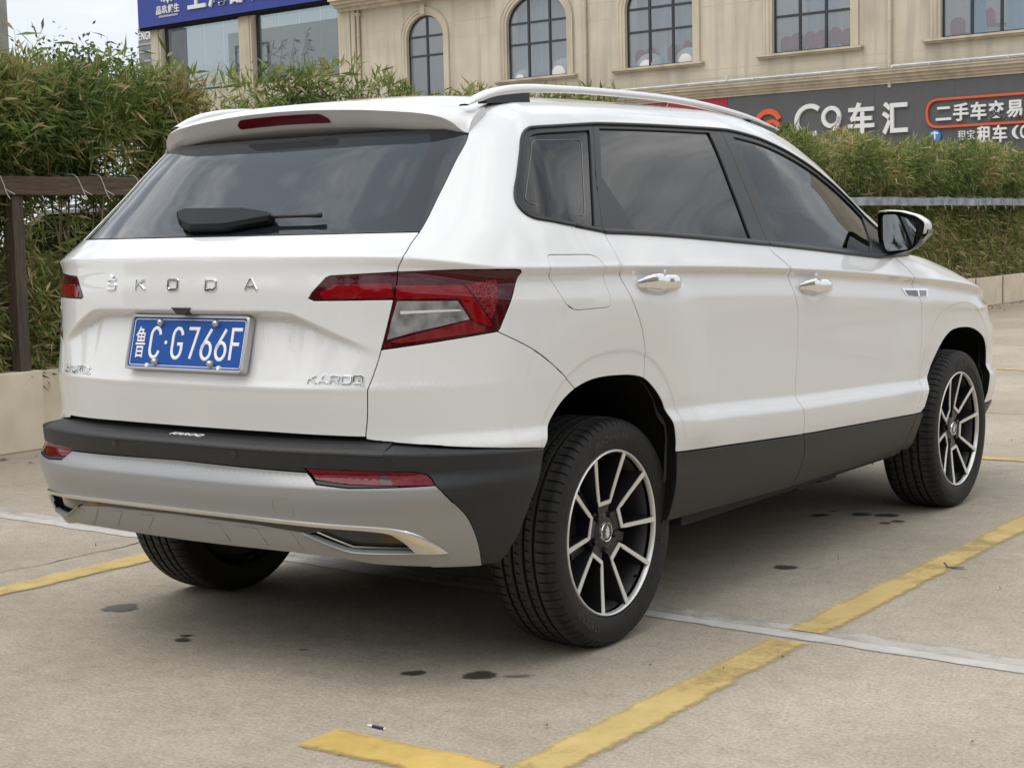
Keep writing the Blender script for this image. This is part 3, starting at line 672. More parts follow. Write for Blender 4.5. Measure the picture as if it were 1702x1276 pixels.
# spoiler: a section in y and z swept across the tailgate's top
def spoil1(x):
    u = abs(x)
    cy = np.interp(u, [0, .2, .35, .45, .52, .57, .60], [-.446, -.443, -.430, -.412, -.385, -.352, -.325])
    cz = pch(u, [0, .1, .21, .31, .41, .495, .54, .568, .598, .62], [1.5650, 1.5635, 1.5590, 1.5530, 1.5445, 1.5345, 1.5235, 1.508, 1.4795, 1.478])[0]
    lz = pch(u, [0, .1, .2, .3, .4, .47, .55, .58, .598, .62], [1.5165, 1.5150, 1.5120, 1.5070, 1.4985, 1.4910, 1.4820, 1.4775, 1.4755, 1.475])[0]
    ly = cy+.040*min(1, (.606-u)/.08)+.004
    fr = roof_pt(.97, min(.999, u/(s_body(np.array(.97), zedge(.97)[0]-.006)[0])))
    A = np.array([fr[1], fr[2]]); C = np.array([cy, cz]); Lp = np.array([ly, min(lz, cz-.002)])
    Q = np.array([C[0]+.14*(A[0]-C[0]), C[1]+.70*(A[1]-C[1])])
    top = [(1-t)**2*A+2*t*(1-t)*Q+t*t*C for t in (0, .2, .4, .6, .75, .88, .96, 1)]
    B = C*.5+Lp*.5+(-.0, 0)
    return top+[C*.94+Lp*.06+np.array([.0004, 0]), B, Lp*.97+C*.03, Lp+np.array([.004, -.0015]), np.array([ly+.09, 1.470])]
_sp = {}
def spoil(x):
    k = round(float(x), 5)
    if k not in _sp: _sp[k] = spoil1(k)
    return _sp[k]
xs = np.concatenate([np.linspace(-.604, -.5, 16), np.linspace(-.49, .49, 50), np.linspace(.5, .604, 16)])
rows = np.array([[(x, q[0], q[1]) for q in spoil(x)] for x in xs]); NS = rows.shape[1]
mb = MB(); mb.grid(rows, flip=False)
for e in (0, -1): mb.add(rows[e], [tuple(range(NS)) if e else tuple(range(NS-1, -1, -1))])
sp_o = mb.build('spoiler', M_PAINT, car, angle=40)
bxs = np.linspace(-.181, .181, 40)
def face_pt(x, v):
    q = spoil(x); C, Lp = np.array(q[7]), np.array(q[11]); p = Lp+(C-Lp)*v; return p
def lampstrip(v0, v1, off, m, nm, parent):
    V = []
    for x in bxs:
        k = max(0, (abs(x)-.150)/.031); a = v0+(v1-v0)*.0; vm = v0+(v1-v0)*(0 if k == 0 else 0)
        lo_, hi_ = v0, v1-(v1-v0)*.55*k**2
        if abs(x) > .178: lo_ = v0+(v1-v0)*.1
        V.append([(x, *(face_pt(x, lo_)+(-off+.012, 0))), (x, *(face_pt(x, lo_)+(-off, 0))), (x, *(face_pt(x, hi_)+(-off, 0))), (x, *(face_pt(x, hi_)+(-off+.012, 0)))])
    mb = MB(); mb.grid(V); mb.build(nm, m, parent, angle=35)
lampstrip(.28, .78, .004, M_REDD if False else simple('brake_lens', (.12, .002, .005), .12, coat=.75, spec=.12), 'brake_light', sp_o)
# roof rails
for s_ in (1, -1):
    ry = np.array([-.305, -.26, -.20, -.13, -.05, .17, .45, .78, 1.05, 1.25, 1.43, 1.56, 1.63]); rz = np.array([1.560, 1.582, 1.603, 1.618, 1.628, 1.6365, 1.6415, 1.6415, 1.632, 1.618, 1.600, 1.578, 1.563])
    c = spline(np.stack([ry, rz], 1), 6); th = np.interp(c[:, 0], [-.305, -.24, -.1, .2, 1.2, 1.5, 1.63], [.006, .020, .026, .020, .020, .018, .005]); sec = []
    for (y, z), h in zip(c, th):
        x = np.interp(y, [-.3, .3, 1.0, 1.65], [.575, .592, .592, .575])
        sec.append([(s_*(x-.016), y, z-h), (s_*(x-.018), y, z-h*.4), (s_*(x-.010), y, z), (s_*(x+.006), y, z), (s_*(x+.016), y, z-h*.35), (s_*(x+.017), y, z-h)])
    mb = MB(); mb.grid(np.array(sec).transpose(1, 0, 2), closeu=True, flip=(s_ > 0)); rail = mb.build('roof_rail', simple('rail_silver', (.72, .72, .72), .22, metal=.35, coat=.5), car, smooth=True)
    for (ya, yb) in ((-.225, -.02), (1.38, 1.60)):
        yy = np.linspace(ya, yb, 14); V = []
        for y in yy:
            x = np.interp(y, [-.3, .3, 1.0, 1.65], [.575, .592, .592, .575]); top = np.interp(y, c[:, 0], c[:, 1])-np.interp(y, c[:, 0], th)-.001; bot = np.interp(y, [-.3, 0, .6, 1.2, 1.45, 1.65], [1.560, 1.578, 1.60, 1.59, 1.565, 1.53])
            bot = min(bot, top-.001); V.append([(s_*(x-.012), y, top), (s_*(x+.0155), y, top), (s_*(x+.019), y, bot), (s_*(x-.012), y, bot)])
        mb = MB(); mb.grid(np.array(V).transpose(1, 0, 2), closeu=True, flip=(s_ < 0)); mb.add(V[0], [(0, 1, 2, 3)]); mb.add(V[-1], [(3, 2, 1, 0)])
        mb.build('rail_foot', M_TRIM, rail, angle=30)
# ---- rear bumper
SB = dict(fn=s_bump)
btop = .6545
bt = np.linspace(-1.1039, 1.1039, 60); bz = np.interp(np.abs(bt), [0, .56, .8794, 1.0, 1.1039], [.6560, .6535, .640, .634, .629])
SILV = spline([(.7863, .5665), (.828, .522), (.862, .4808), (.884, .430), (.8930, .385), (.8935, .339)], 4)
BE = [(1.1039, .6280), (1.080, .56), (1.0454, .4763), (1.0154, .4162), (.976, .3658), (.9474, .3390), (.8935, .339)]
mid = [(.455, .598), (.470, .587), (.490, .5705), (.578, .5635)]
halfb = [(0, .6045), (.445, .598)]
REF = np.array([(.4519, .6078), (.470, .593), (.4830, .5830), (.5758, .5745), (.785, .5690), (.774, .584), (.7603, .5951), (.7265, .6015), (.5544, .6068)])
tl = np.linspace(0, .445, 12)
low = np.concatenate([np.stack([tl, np.interp(tl, [0, .445], [.6045, .598])], 1), mid, SILV[:-1], BE[::-1]])
topb = np.stack([bt, bz], 1)[30:][::-1]
REFr = densify(REF, .01)
halfB = np.concatenate([low, topb])
panel('rear_bumper', both(halfB), M_BLACK, car, holes=[REFr, REFr*[-1, 1]], step=(.022, .009), depth=.016, lining=M_LINE, **SB)
for s_ in (1, -1):
    rf = panel('bumper_reflector', REFr*[s_, 1], M_REFL, car, off=-.003, gap=.001, depth=.012, step=(.02, .008), **SB)
    panel('reflector_bar', np.array([(.640, .603), (.668, .602), (.682, .5725), (.655, .5732)])*[s_, 1], M_REDD, rf, off=-.0024, gap=0, depth=.002, step=(.02, .01), **SB)
for t, z in ((.6722, .6276), (.2339, .6368), (-.2339, .6368), (-.6722, .6276)):
    P, N = frames(s_bump, np.array(t), np.array(z)); mb = MB(); mb.tube([P-N*.01, P+N*.0005, P+N*.0012], [.0115, .0115, .0095], 20); mb.build('parking_sensor', simple('sensor_black', (.012, .012, .012), .3), car, angle=40)
# silver insert, with cutouts for the trapezoid ends
zb_ = lambda t: np.interp(np.abs(t), [0, .45, .50, .617, .76, .8935], [.470, .4635, .462, .462, .456, .339])
CH_T = np.array([(0, .4785), (.30, .4765), (.5451, .4683), (.640, .4640), (.6926, .4594), (.7348, .4470), (.7752, .4189), (.8116, .3857)])
CHB = np.array([(0, .4640), (.30, .4630), (.5427, .4549), (.6649, .4474), (.7051, .4194), (.7278, .3895)])
LOWS = np.array([(0, .3750), (.30, .3780), (.5217, .3716), (.6174, .3545), (.7617, .3449), (.8935, .3390)])
chs = spline(CH_T, 4); CHBs = spline(CHB, 4)
insert = np.concatenate([np.stack([tl, np.interp(tl, [0, .445], [.6045, .598])-.001], 1), np.array(mid)-[0, .001], SILV, LOWS[::-1][1:2], [(.8116, .3855)], chs[::-1][1:]])
SILI = np.concatenate([np.stack([tl, np.interp(tl, [0, .445], [.6035, .597])], 1), np.array(mid)-[0, .001], SILV, [(.86, .3405), (.7617, .3455), (.735, .3760)], [(.728, .3885)], CHBs[::-1][1:]])
TOW = rounded([(.3617, .5255), (.4215, .5265), (.4224, .4800), (.3640, .4840)], .012, 4)
panel('bumper_insert', both(SILI), M_SILVER, car, off=.001, gap=.0012, step=(.02, .008), depth=.016, holes=[TOW], lining=M_LINE, **SB)
panel('tow_eye_cover', TOW, M_SILVER, car, off=.0012, gap=.0015, step=(.02, .008), depth=.012, **SB)
# bright strip that runs along and hooks down round the dummy outlets
CHR = np.concatenate([chs, [(.775, .3825), (.7278, .3880)], CHBs[::-1][1:]])
M_STRIP = simple('strip_satin_chrome', (.66, .65, .62), .20, metal=.95)
def resample(C, n):
    C = np.asarray(C, float); d = np.concatenate([[0], np.cumsum(np.linalg.norm(np.diff(C, axis=0), axis=1))]); u = np.linspace(0, d[-1], n); return np.stack([np.interp(u, d, C[:, k]) for k in (0, 1)], 1)
def band(name, top, bot, m, parent, prof=((0, -.004), (0, .004), (.12, .0075), (.5, .0085), (.88, .0065), (1, .003), (1, -.006)), n=60):
    """smooth moulded strip between two lines on the bumper, both halves"""
    A, B = resample(top, n), resample(bot, n); A = np.concatenate([(A*[-1, 1])[::-1][:-1], A]) if abs(A[0, 0]) < 1e-6 else A; B = np.concatenate([(B*[-1, 1])[::-1][:-1], B]) if abs(B[0, 0]) < 1e-6 else B
    rows = []
    for u, d in prof: Q = A+(B-A)*u; P, N = frames(s_bump, Q[:, 0], Q[:, 1]); rows.append(P+N*d)
    mb = MB(); mb.grid(np.array(rows), flip=bool(A[0, 0] > A[-1, 0])); mb.grid(np.array([[r[0] for r in rows]]*2)); return mb.build(name, m, parent, smooth=True, angle=40)
band('chrome_strip', spline([(0, .4785), (.30, .4765), (.5451, .4683), (.640, .4640), (.6926, .4580), (.7348, .4440), (.7752, .4180), (.8116, .3857)], 6), spline([(0, .4640), (.30, .4630), (.5427, .4549), (.620, .4505), (.6649, .4440), (.692, .430), (.7150, .4080), (.7278, .3890)], 6), M_STRIP, car)
# lower valance: dark recesses and a silver skid plate
M_SKID = simple('skid_silver', (.30, .295, .285), .42, metal=.35)
for s_ in (1, -1):
    EX = np.array([(.30, .4635), (.5427, .4550), (.6649, .4475), (.7051, .4195), (.7270, .3920), (.5651, .3955), (.4539, .4410)])
    panel('dummy_outlet', EX*[s_, 1], M_GLOSSB, car, off=-.022, gap=0, depth=.01, step=(.03, .012), **SB)
    LS = spline([(.4400, .4405), (.5100, .4130), (.5629, .3955), (.64, .3915), (.7268, .3900), (.8116, .3845)], 5)*[s_, 1]; band('outlet_lip', LS, LS-[0, .0050], M_SILVER, car, ((0, -.012), (0, .003), (.3, .0055), (.7, .005), (1, .002), (1, -.01)))
    LO = np.array([(.4400, .4395), (.5629, .3870), (.7268, .3830), (.7600, .3455), (.6174, .3550), (.5217, .3720), (.40, .3770)])
    panel('lower_valance', LO*[s_, 1], M_SKID, car, off=-.003, gap=0, depth=.02, step=(.02, .008), lining=M_LINE, **SB)
SK = np.concatenate([[(0, .4560), (.30, .4520), (.4390, .4390), (.4000, .3775), (.30, .3785), (0, .3760)]])
panel('skid_plate', both(SK[:-1] if False else SK), M_SKID, car, off=-.0035, gap=0, depth=.02, step=(.02, .008), lining=M_LINE, **SB)
for s_ in (1, -1):
    for k, t0 in enumerate((.10, .235, .345)):
        panel('skid_rib', np.array([(t0, .440), (t0+.055, .438), (t0+.082, .392), (t0+.045, .393)])*[s_, 1], M_SKID, car, off=-.0022, gap=0, depth=.002, step=(.02, .01), **SB)
band('valance_gap', [(0, .4660), (.30, .4640), (.5427, .4560)], [(0, .4540), (.30, .4500), (.4600, .4370)], M_GLOSSB, car, ((0, -.02), (0, -.002), (1, -.002), (1, -.02)))
# sill guard on top of the bumper
bt2 = np.linspace(-.66, .66, 50); B1 = s_bump(bt2, np.interp(np.abs(bt2), [0, .56, .8794], [.6560, .6535, .640])); B0 = s_body(bt2*.995, np.full(50, .687))
N_ = frames(s_bump, bt2, np.full(50, .64))[1]
rows = [B0*[1, 0, 0]+[0, 1, 0]*B0+np.array([0, .03, 0])+(0, 0, 0), None]
R0 = np.stack([B0[:, 0], B0[:, 1]+.03, np.full(50, .6775)], 1); R1 = B1*.8+R0*.2; R1[:, 2] = B1[:, 2]+.0085; R2 = B1+N_*.0015; R2[:, 2] += .0015; R1[:, 2] += .001; R3 = R2.copy(); R3[:, 2] -= .007
mb = MB(); mb.grid([R0+(0, .004, .11), R0, R0*.5+R1*.5, R1, R2, R3], flip=True); guard = mb.build('sill_guard', M_SHELF, car, smooth=True)
for s_ in (1, -1):
    tt2 = np.linspace(.655, 1.10, 24); B1 = s_bump(tt2*s_, np.interp(tt2, [.56, .8794, 1.0, 1.1039], [.6535, .640, .634, .629])); B0 = s_body(tt2*s_, zq(tt2)+.003); N2 = frames(s_body, tt2*s_, zq(tt2))[1]
    R0 = B0-N2*.02; mb = MB(); mb.grid([R0+(0, 0, -.001), B1+(0, 0, .003), B1-(0, 0, .004)], flip=(s_ > 0)); mb.build('bumper_ledge', M_BLACK, car, smooth=True)
V, F = text_mesh('KAROQ', 1, .01, .035, .25); 
def lay(V, x0, x1, v0, v1, d):
    W = fit(V, x0, x1, v0, v1); out = []
    for p, z in zip(W, V[:, 2]):
        t = p[0]; a = s_body(np.array(t), np.array(.687))+np.array([0, .03, 0]); a[2] = .6775; b = s_bump(np.array(t), np.array(.655)); b = b*.8+a*.2; b[2] = .6635
        q = a+(b-a)*(1-p[1]); out.append(q+np.array([0, 0, .0006+(.0012 if z > 0 else 0)]))
    return out
mb = MB(); mb.add(lay(V, -.058, .070, .28, .56, 0), F)
for k in range(3): V2 = np.array([(k*.3, 0, 0), (k*.3+.2, 0, 0), (k*.3+.45, 1, 0), (k*.3+.25, 1, 0)]); mb.add(lay(np.concatenate([V2]), -.125+k*.013, -.108+k*.013, .32, .5, 0), [(0, 1, 2, 3)])
mb.build('guard_lettering', simple('white_print', (.75, .75, .75), .5), guard)
# ---- underside, wheel wells, cabin
mb = MB(); mb.box((0, 1.55, .36), (1.30, 3.0, .16)); mb.box((0, -.35, .52), (1.10, .80, .12)); mb.box((0, 1.344, .30), (1.62, 1.75, .06))
mb.tube([(-.62, 0, .31), (.62, 0, .31)], .045, 10); mb.box((0.2, 1.3, .27), (.18, 2.0, .05)); mb.tube([(-.65, 2.688, .3), (.65, 2.688, .3)], .04, 8)
for yy in (1.55, 1.75): mb.box((.70, yy, .255), (.06, .14, .05))
mb.build('underbody', simple('underbody_black', (.02, .02, .02), .8), car)
def well(C, s_):
    P, N = frames(s_body, C[:, 0]*s_, C[:, 1]); P = P-N*.010; Q = P.copy(); Q[:, 0] = s_*.50
    lipP = P.copy(); cy = P[:, 1].mean(); cz = .33
    mb = MB(); mid_ = P*.9+Q*.1; mid_[:, 1] = cy+(mid_[:, 1]-cy)*1.03; mid_[:, 2] = cz+(mid_[:, 2]-cz)*1.03
    mb.grid([P, mid_, Q], flip=(s_ < 0)); mb.add(list(Q)+[(s_*.5, cy, .25)], [(i, i+1, len(Q)) for i in range(len(Q)-1)])
    mb.build('wheel_arch_liner', M_LINE, car, smooth=True)
for s_ in (1, -1): well(ARCH[:], s_); well(ARCHF, s_)
SH = []
for s_ in (1, -1):
    out = np.concatenate([[(0.0, .70)], np.array([(.98, .70)]), ARCH[6:-1]+[-.01, .012], [(1.82, .31), (3.68, .31)], ARCHF[2:]+[0, .012], [(4.75, .60), (4.75, .88), (3.95, .95), (3.5, 1.05)], np.stack([tbelt, belt(tbelt)-.01], 1)[::-1], [(.9, 1.20), (.0, 1.20)]])
    panel('cabin_lining', out*[s_, 1], M_CABIN, car, off=-.035, depth=0, gap=0, step=(.08, .08), edge=.05)
mb = MB(); mb.box((0, 1.0, .60), (1.5, 2.7, .03)); mb.box((0, -.40, .93), (1.2, .55, .02)); mb.box((0, 2.02, .93), (1.45, .35, .30)); mb.build('cabin_floor', M_CABIN, car)
def seat(x, y, w):
    mb = MB()
    prof = [(-.02, .62), (-.10, .95), (-.15, 1.22), (-.19, 1.24), (-.23, 1.21), (-.19, .9), (-.12, .60)]
    mb.prism([(a, b) for a, b in prof], lambda u, v, d: (x+d, y+u, v), -w/2, w/2)
    mb.box((x, y+.22, .66), (w, .5, .16))
    for hx in ((0,) if w < .7 else (-.42, 0, .42)):
        mb.box((x+hx, y-.215, 1.325), (.24, .09, .15)); mb.tube([(x+hx-.05, y-.21, 1.2), (x+hx-.05, y-.215, 1.3)], .007, 6); mb.tube([(x+hx+.05, y-.21, 1.2), (x+hx+.05, y-.215, 1.3)], .007, 6)
    o = mb.build('seat', M_SEAT, car, angle=40); bv = o.modifiers.new('soft', 'BEVEL'); bv.width = .03; bv.segments = 3; bv.limit_method = 'ANGLE'
seat(-.37, 1.38, .52); seat(.37, 1.38, .52); seat(0, .42, 1.28)
mb = MB(); mb.tube([(-.37+.18*math.cos(a), 1.80-.05*math.sin(a), 1.02+.17*math.sin(a)) for a in np.linspace(0, 2*math.pi, 25)], .014, 6); mb.build('steering_wheel', M_SEAT, car, smooth=True)
# ---- door handles
for root, tc0, zc0 in ((o1, 1.679, 1.040), (f1, 2.752, .987), (o2, -1.679, 1.040), (f2, -2.752, .987)):
    s_ = 1 if tc0 > 0 else -1
    k = np.linspace(-1, 1, 25); sl = -.055*s_
    V = []
    for u in k:
        t = tc0+u*.122*s_; z = zc0-.055*u*.122*1.0
        wdt = .0225*(1-abs(u)**3.2*.72)+.003*(u < -.15); lift = .029*(1-abs(u)**4)+.004; thick = .016*(1-abs(u)**5*.8)
        P, N = frames(s_body, np.array(t), np.array(z)); ring = []
        for j in range(14):
            a = 2*math.pi*j/14; ca, sa = math.cos(a), math.sin(a)
            ca = np.sign(ca)*abs(ca)**.75; sa = np.sign(sa)*abs(sa)**.75
            ring.append(P+N*(lift+ca*thick*.6)+np.array([0, 0, 1.])*sa*wdt)
        V.append(ring)
    V = np.array(V); mb = MB(); mb.grid(V.transpose(1, 0, 2), closeu=True, flip=(s_ < 0)); mb.add(V[0], [tuple(range(14))]); mb.add(V[-1], [tuple(range(13, -1, -1))])
    # feet at both ends
    for u in (-.80, .84):
        P, N = frames(s_body, np.array(tc0+u*.122*s_), np.array(zc0-.055*u*.122)); mb.tube([P-N*.006, P+N*.02], [.017, .012], 10)
    # key cover split
    mb.build('door_handle', M_CHROME, root, angle=45)
    cup = rounded([(tc0+a*.085*s_, zc0+b*.028-.006) for a, b in ((-.75, 1.0), (.75, .9), (1, 0), (.7, -1), (-.7, -1), (-1, 0))], .02, 4)
    panel('handle_cup', cup, simple('cup_white', (.55, .545, .53), .3, coat=.5) if False else M_TRIM, root, off=.0012, gap=0, depth=.001, step=(.03, .02)) if False else None
# ---- badges
def on_body(fn=None):
    fn = fn or s_body
    def g(u, v, d): P, N = frames(fn, np.array(u), np.array(v)); return tuple(P+N*d)
    return g
G = on_body()
def badge(name, letters, cx, cz, h, w, sw, parent, depth=.0045, gapw=.4, m=M_CHROME):
    mb = MB()
    for ch, x in letters:
        for pl, closed in GLY[ch]:
            pts = densify_open([(cx+x+(px-.5)*w, cz+(py-.5)*h) for px, py in pl], .012)
            stroke(mb, pts, sw, G, -.001, depth, closed)
    return mb.build(name, m, parent)
def densify_open(P, s): return P
O_ = [(.12, 0), (.88, 0), (1, .14), (1, .86), (.88, 1), (.12, 1), (0, .86), (0, .14)]
GLY = {'S': [([(1, 1), (.15, 1), (0, .86), (0, .62), (.12, .5), (.88, .5), (1, .38), (1, .14), (.85, 0), (0, 0)], False)],
       'v': [([(.25, 1.42), (.5, 1.2), (.75, 1.42)], False)],
       'K': [([(0, 0), (0, 1)], False), ([(.95, 1), (.1, .48)], False), ([(.35, .6), (1, 0)], False)],
       'O': [(O_, True)], 'D': [([(0, 0), (.8, 0), (1, .2), (1, .8), (.8, 1), (0, 1)], True)],
       'A': [([(0, 0), (.42, 1), (.58, 1), (1, 0)], False), ([(.2, .3), (.8, .3)], False)],
       'R': [([(0, 0), (0, 1), (.85, 1), (1, .88), (1, .58), (.85, .46), (0, .46)], False), ([(.55, .46), (1, 0)], False)],
       'Q': [(O_, True), ([(.55, .42), (1.12, -.24)], False)],
       '-': [([(0, .5), (1, .5)], False)]}
tg = bpy.data.objects['tailgate']
for ch, x, extra in (('S', -.2885, 'v'), ('K', -.157, ''), ('O', -.0215, ''), ('D', .1265, ''), ('A', .270, '')):
    badge('badge_letter', [(ch, 0)] + ([(extra, 0)] if extra else []), x, 1.0815, .027, .038, .0072, tg)
badge('model_badge', [('K', -.0655), ('A', -.033), ('R', .000), ('O', .033), ('Q', .066)], .524, .8350, .0195, .0250, .0052, tg, .0045)
V, F = text_mesh('上汽斯柯达', 1, .01, .012); W = fit(V, -.590, -.412, .819, .8435)
mb = MB(); mb.add([G(p[0], p[1], .0005+(.0026 if z > 0 else 0)) for p, z in zip(W, V[:, 2])], F); mb.build('maker_badge', M_CHROME, tg)
# camera under the brow
P, N = frames(s_body, np.array(.012), np.array(1.020)); mb = MB()
mb.prism([(-.038, .003), (.038, .003), (.016, -.016), (-.016, -.016)], lambda u, v, d: (P[0]+u, P[1]+d, P[2]-.004+v), -.004, .05); mb.build('rear_camera', M_GLOSSB, tg)
# wing badge
BD = np.array([(3.556, .951), (3.807, .9385), (3.782, .9065), (3.585, .9225)])
wingb = panel('wing_badge', BD, M_CHROME, car, off=.003, gap=0, depth=.005, step=(.03, .01))
panel('badge_field', np.array([(3.580, .942), (3.695, .9355), (3.693, .914), (3.600, .922)]), M_GLOSSB, wingb, off=.0042, gap=0, depth=.002, step=(.03, .01))
panel('badge_field', np.array([(3.716, .935), (3.785, .932), (3.768, .910), (3.712, .914)]), simple('badge_grey', (.25, .25, .25), .3, metal=.8), wingb, off=.0042, gap=0, depth=.002, step=(.03, .01))
V, F = text_mesh('TSI', 1, .01, .01); V, F = text_mesh('上汽大众', 1, .01, .01) if False else (V, F)
# ---- number plate
plate = empty('number_plate', (.019, -.848, .9211), car)
tl_ = .2583; PW, PH = .4609, .155
def PL(u, v, d): return (u, v*math.sin(tl_)-d*math.cos(tl_), v*math.cos(tl_)+d*math.sin(tl_))
fr = rounded([(-PW/2, -PH/2), (PW/2, -PH/2), (PW/2, PH/2), (-PW/2, PH/2)], .012, 5); fi = rounded([(-.2215, -.0695), (.2215, -.0695), (.2215, .0695), (-.2215, .0695)], .009, 5)
def ringpart(outer, inner_, d0, d1, nm, m, chamfer=.003):
    mb = MB(); n = len(outer); o_ = np.array(outer); i_ = np.array(inner_)
    R = [[PL(*p, d0) for p in o_], [PL(*p, d1-chamfer) for p in o_], [PL(*p, d1) for p in o_*.985], [PL(*p, d1) for p in i_*1.01], [PL(*p, d1-chamfer) for p in i_], [PL(*p, d0) for p in i_]]
    mb.grid(np.array(R).transpose(1, 0, 2), closeu=True); return mb.build(nm, m, plate, angle=40)
ringpart(fr, fi, -.012, .010, 'plate_frame', simple('frame_alloy', (.50, .50, .50), .38, metal=.75))
mb = MB(); mb.prism([tuple(p) for p in rounded([(-.2235, -.0715), (.2235, -.0715), (.2235, .0715), (-.2235, .0715)], .008, 4)], PL, -.010, .004); mb.build('plate_face', M_BLUE, plate)
mb = MB(); o_ = rounded([(-.2155, -.0645), (.2155, -.0645), (.2155, .0645), (-.2155, .0645)], .008, 4); stroke(mb, o_, .0022, PL, .003, .0048, True); mb.build('plate_border', M_WHITEP, plate)
NG = {'C': [([*arc(.5, .72, .5, .28, 10, 180), *arc(.5, .28, .5, .28, 180, 350)], False)],
      'G': [([*arc(.5, .72, .5, .28, 10, 180), *arc(.5, .28, .5, .28, 180, 360), (1, .47), (.55, .47)], False)],
      '7': [([(0, 1), (1, 1), (.42, .0)], False)],
      '6': [([(.86, 1), (.35, .62), (.12, .44), (.0, .30), *arc(.5, .28, .5, .28, 180, 540, 20)[1:], (.06, .42)], False)],
      'F': [([(.98, 1), (.0, 1), (.0, 0)], False), ([(.0, .52), (.8, .52)], False)]}
CH, CW, SWD = .083, .036, .0094
for ch, x in (('C', -.1235), ('G', -.0355), ('7', .0235), ('6', .079), ('6', .1345), ('F', .1905)):
    mb = MB()
    for pl, cl in NG[ch]: stroke(mb, [(x+(px-.5)*CW, -.001+(py-.5)*CH) for px, py in pl], SWD, PL, .003, .0058, cl)
    mb.build('plate_character', M_WHITEP, plate)
V, F = text_mesh('鲁', 1, .01, .002); W = fit(V, -.202, -.163, -.045, .043); mb = MB(); mb.add([PL(p[0], p[1], .003+(.0028 if z > 0 else 0)) for p, z in zip(W, V[:, 2])], F); mb.build('plate_character', M_WHITEP, plate)
mb = MB(); mb.tube([PL(-.080, .0, .003), PL(-.080, .0, .0056)], .0052, 14); mb.build('plate_character', M_WHITEP, plate)
for x, y in ((-.108, .055), (.108, .055), (-.108, -.055), (.108, -.055)):
    mb = MB(); mb.tube([PL(x, y, .002), PL(x, y, .011), PL(x, y, .0165), PL(x, y, .0185)], [.0098, .0098, .0075, .0035], 18); mb.build('plate_screw', M_SCREW, plate, angle=50)
for x, y in ((-.138, -.0655), (.142, -.0655)):
    mb = MB(); mb.tube([PL(x, y, .004), PL(x, y, .0115)], .006, 12); mb.build('frame_clip', M_WHITEP, plate, angle=50)
# ---- rear wiper
def wip(poly, d0, d1, nm, m):
    mb = MB(); p = ccw(densify(poly, .02)); n = len(p); c_ = p.mean(0); ins = inset(p, .007)
    R = [[G(u, v, d0) for u, v in p], [G(u, v, d1*.6+d0*.4) for u, v in p], [G(u, v, d1) for u, v in ins]]
    mb.grid(np.array(R).transpose(1, 0, 2), closeu=True, flip=False); mb.add(R[2], [tuple(range(n))]); return mb.build(nm, m, car, angle=50)
wipo = wip(rounded([(-.176, 1.2620), (-.150, 1.2790), (.110, 1.2745), (.226, 1.2600), (.255, 1.2480), (.252, 1.2380), (.086, 1.2180), (-.050, 1.2180), (-.120, 1.2330)], .012, 3), .004, .026, 'rear_wiper', M_WIPE)
mb = MB(); tw_ = np.linspace(.235, .422, 9); mb.tube([G(t, 1.2475-.0*(t-.235), .016) for t in tw_], [.0075, .0055, .005, .005, .005, .005, .0052, .0065, .007], 8); mb.build('wiper_blade', M_TRIM, wipo, smooth=True)
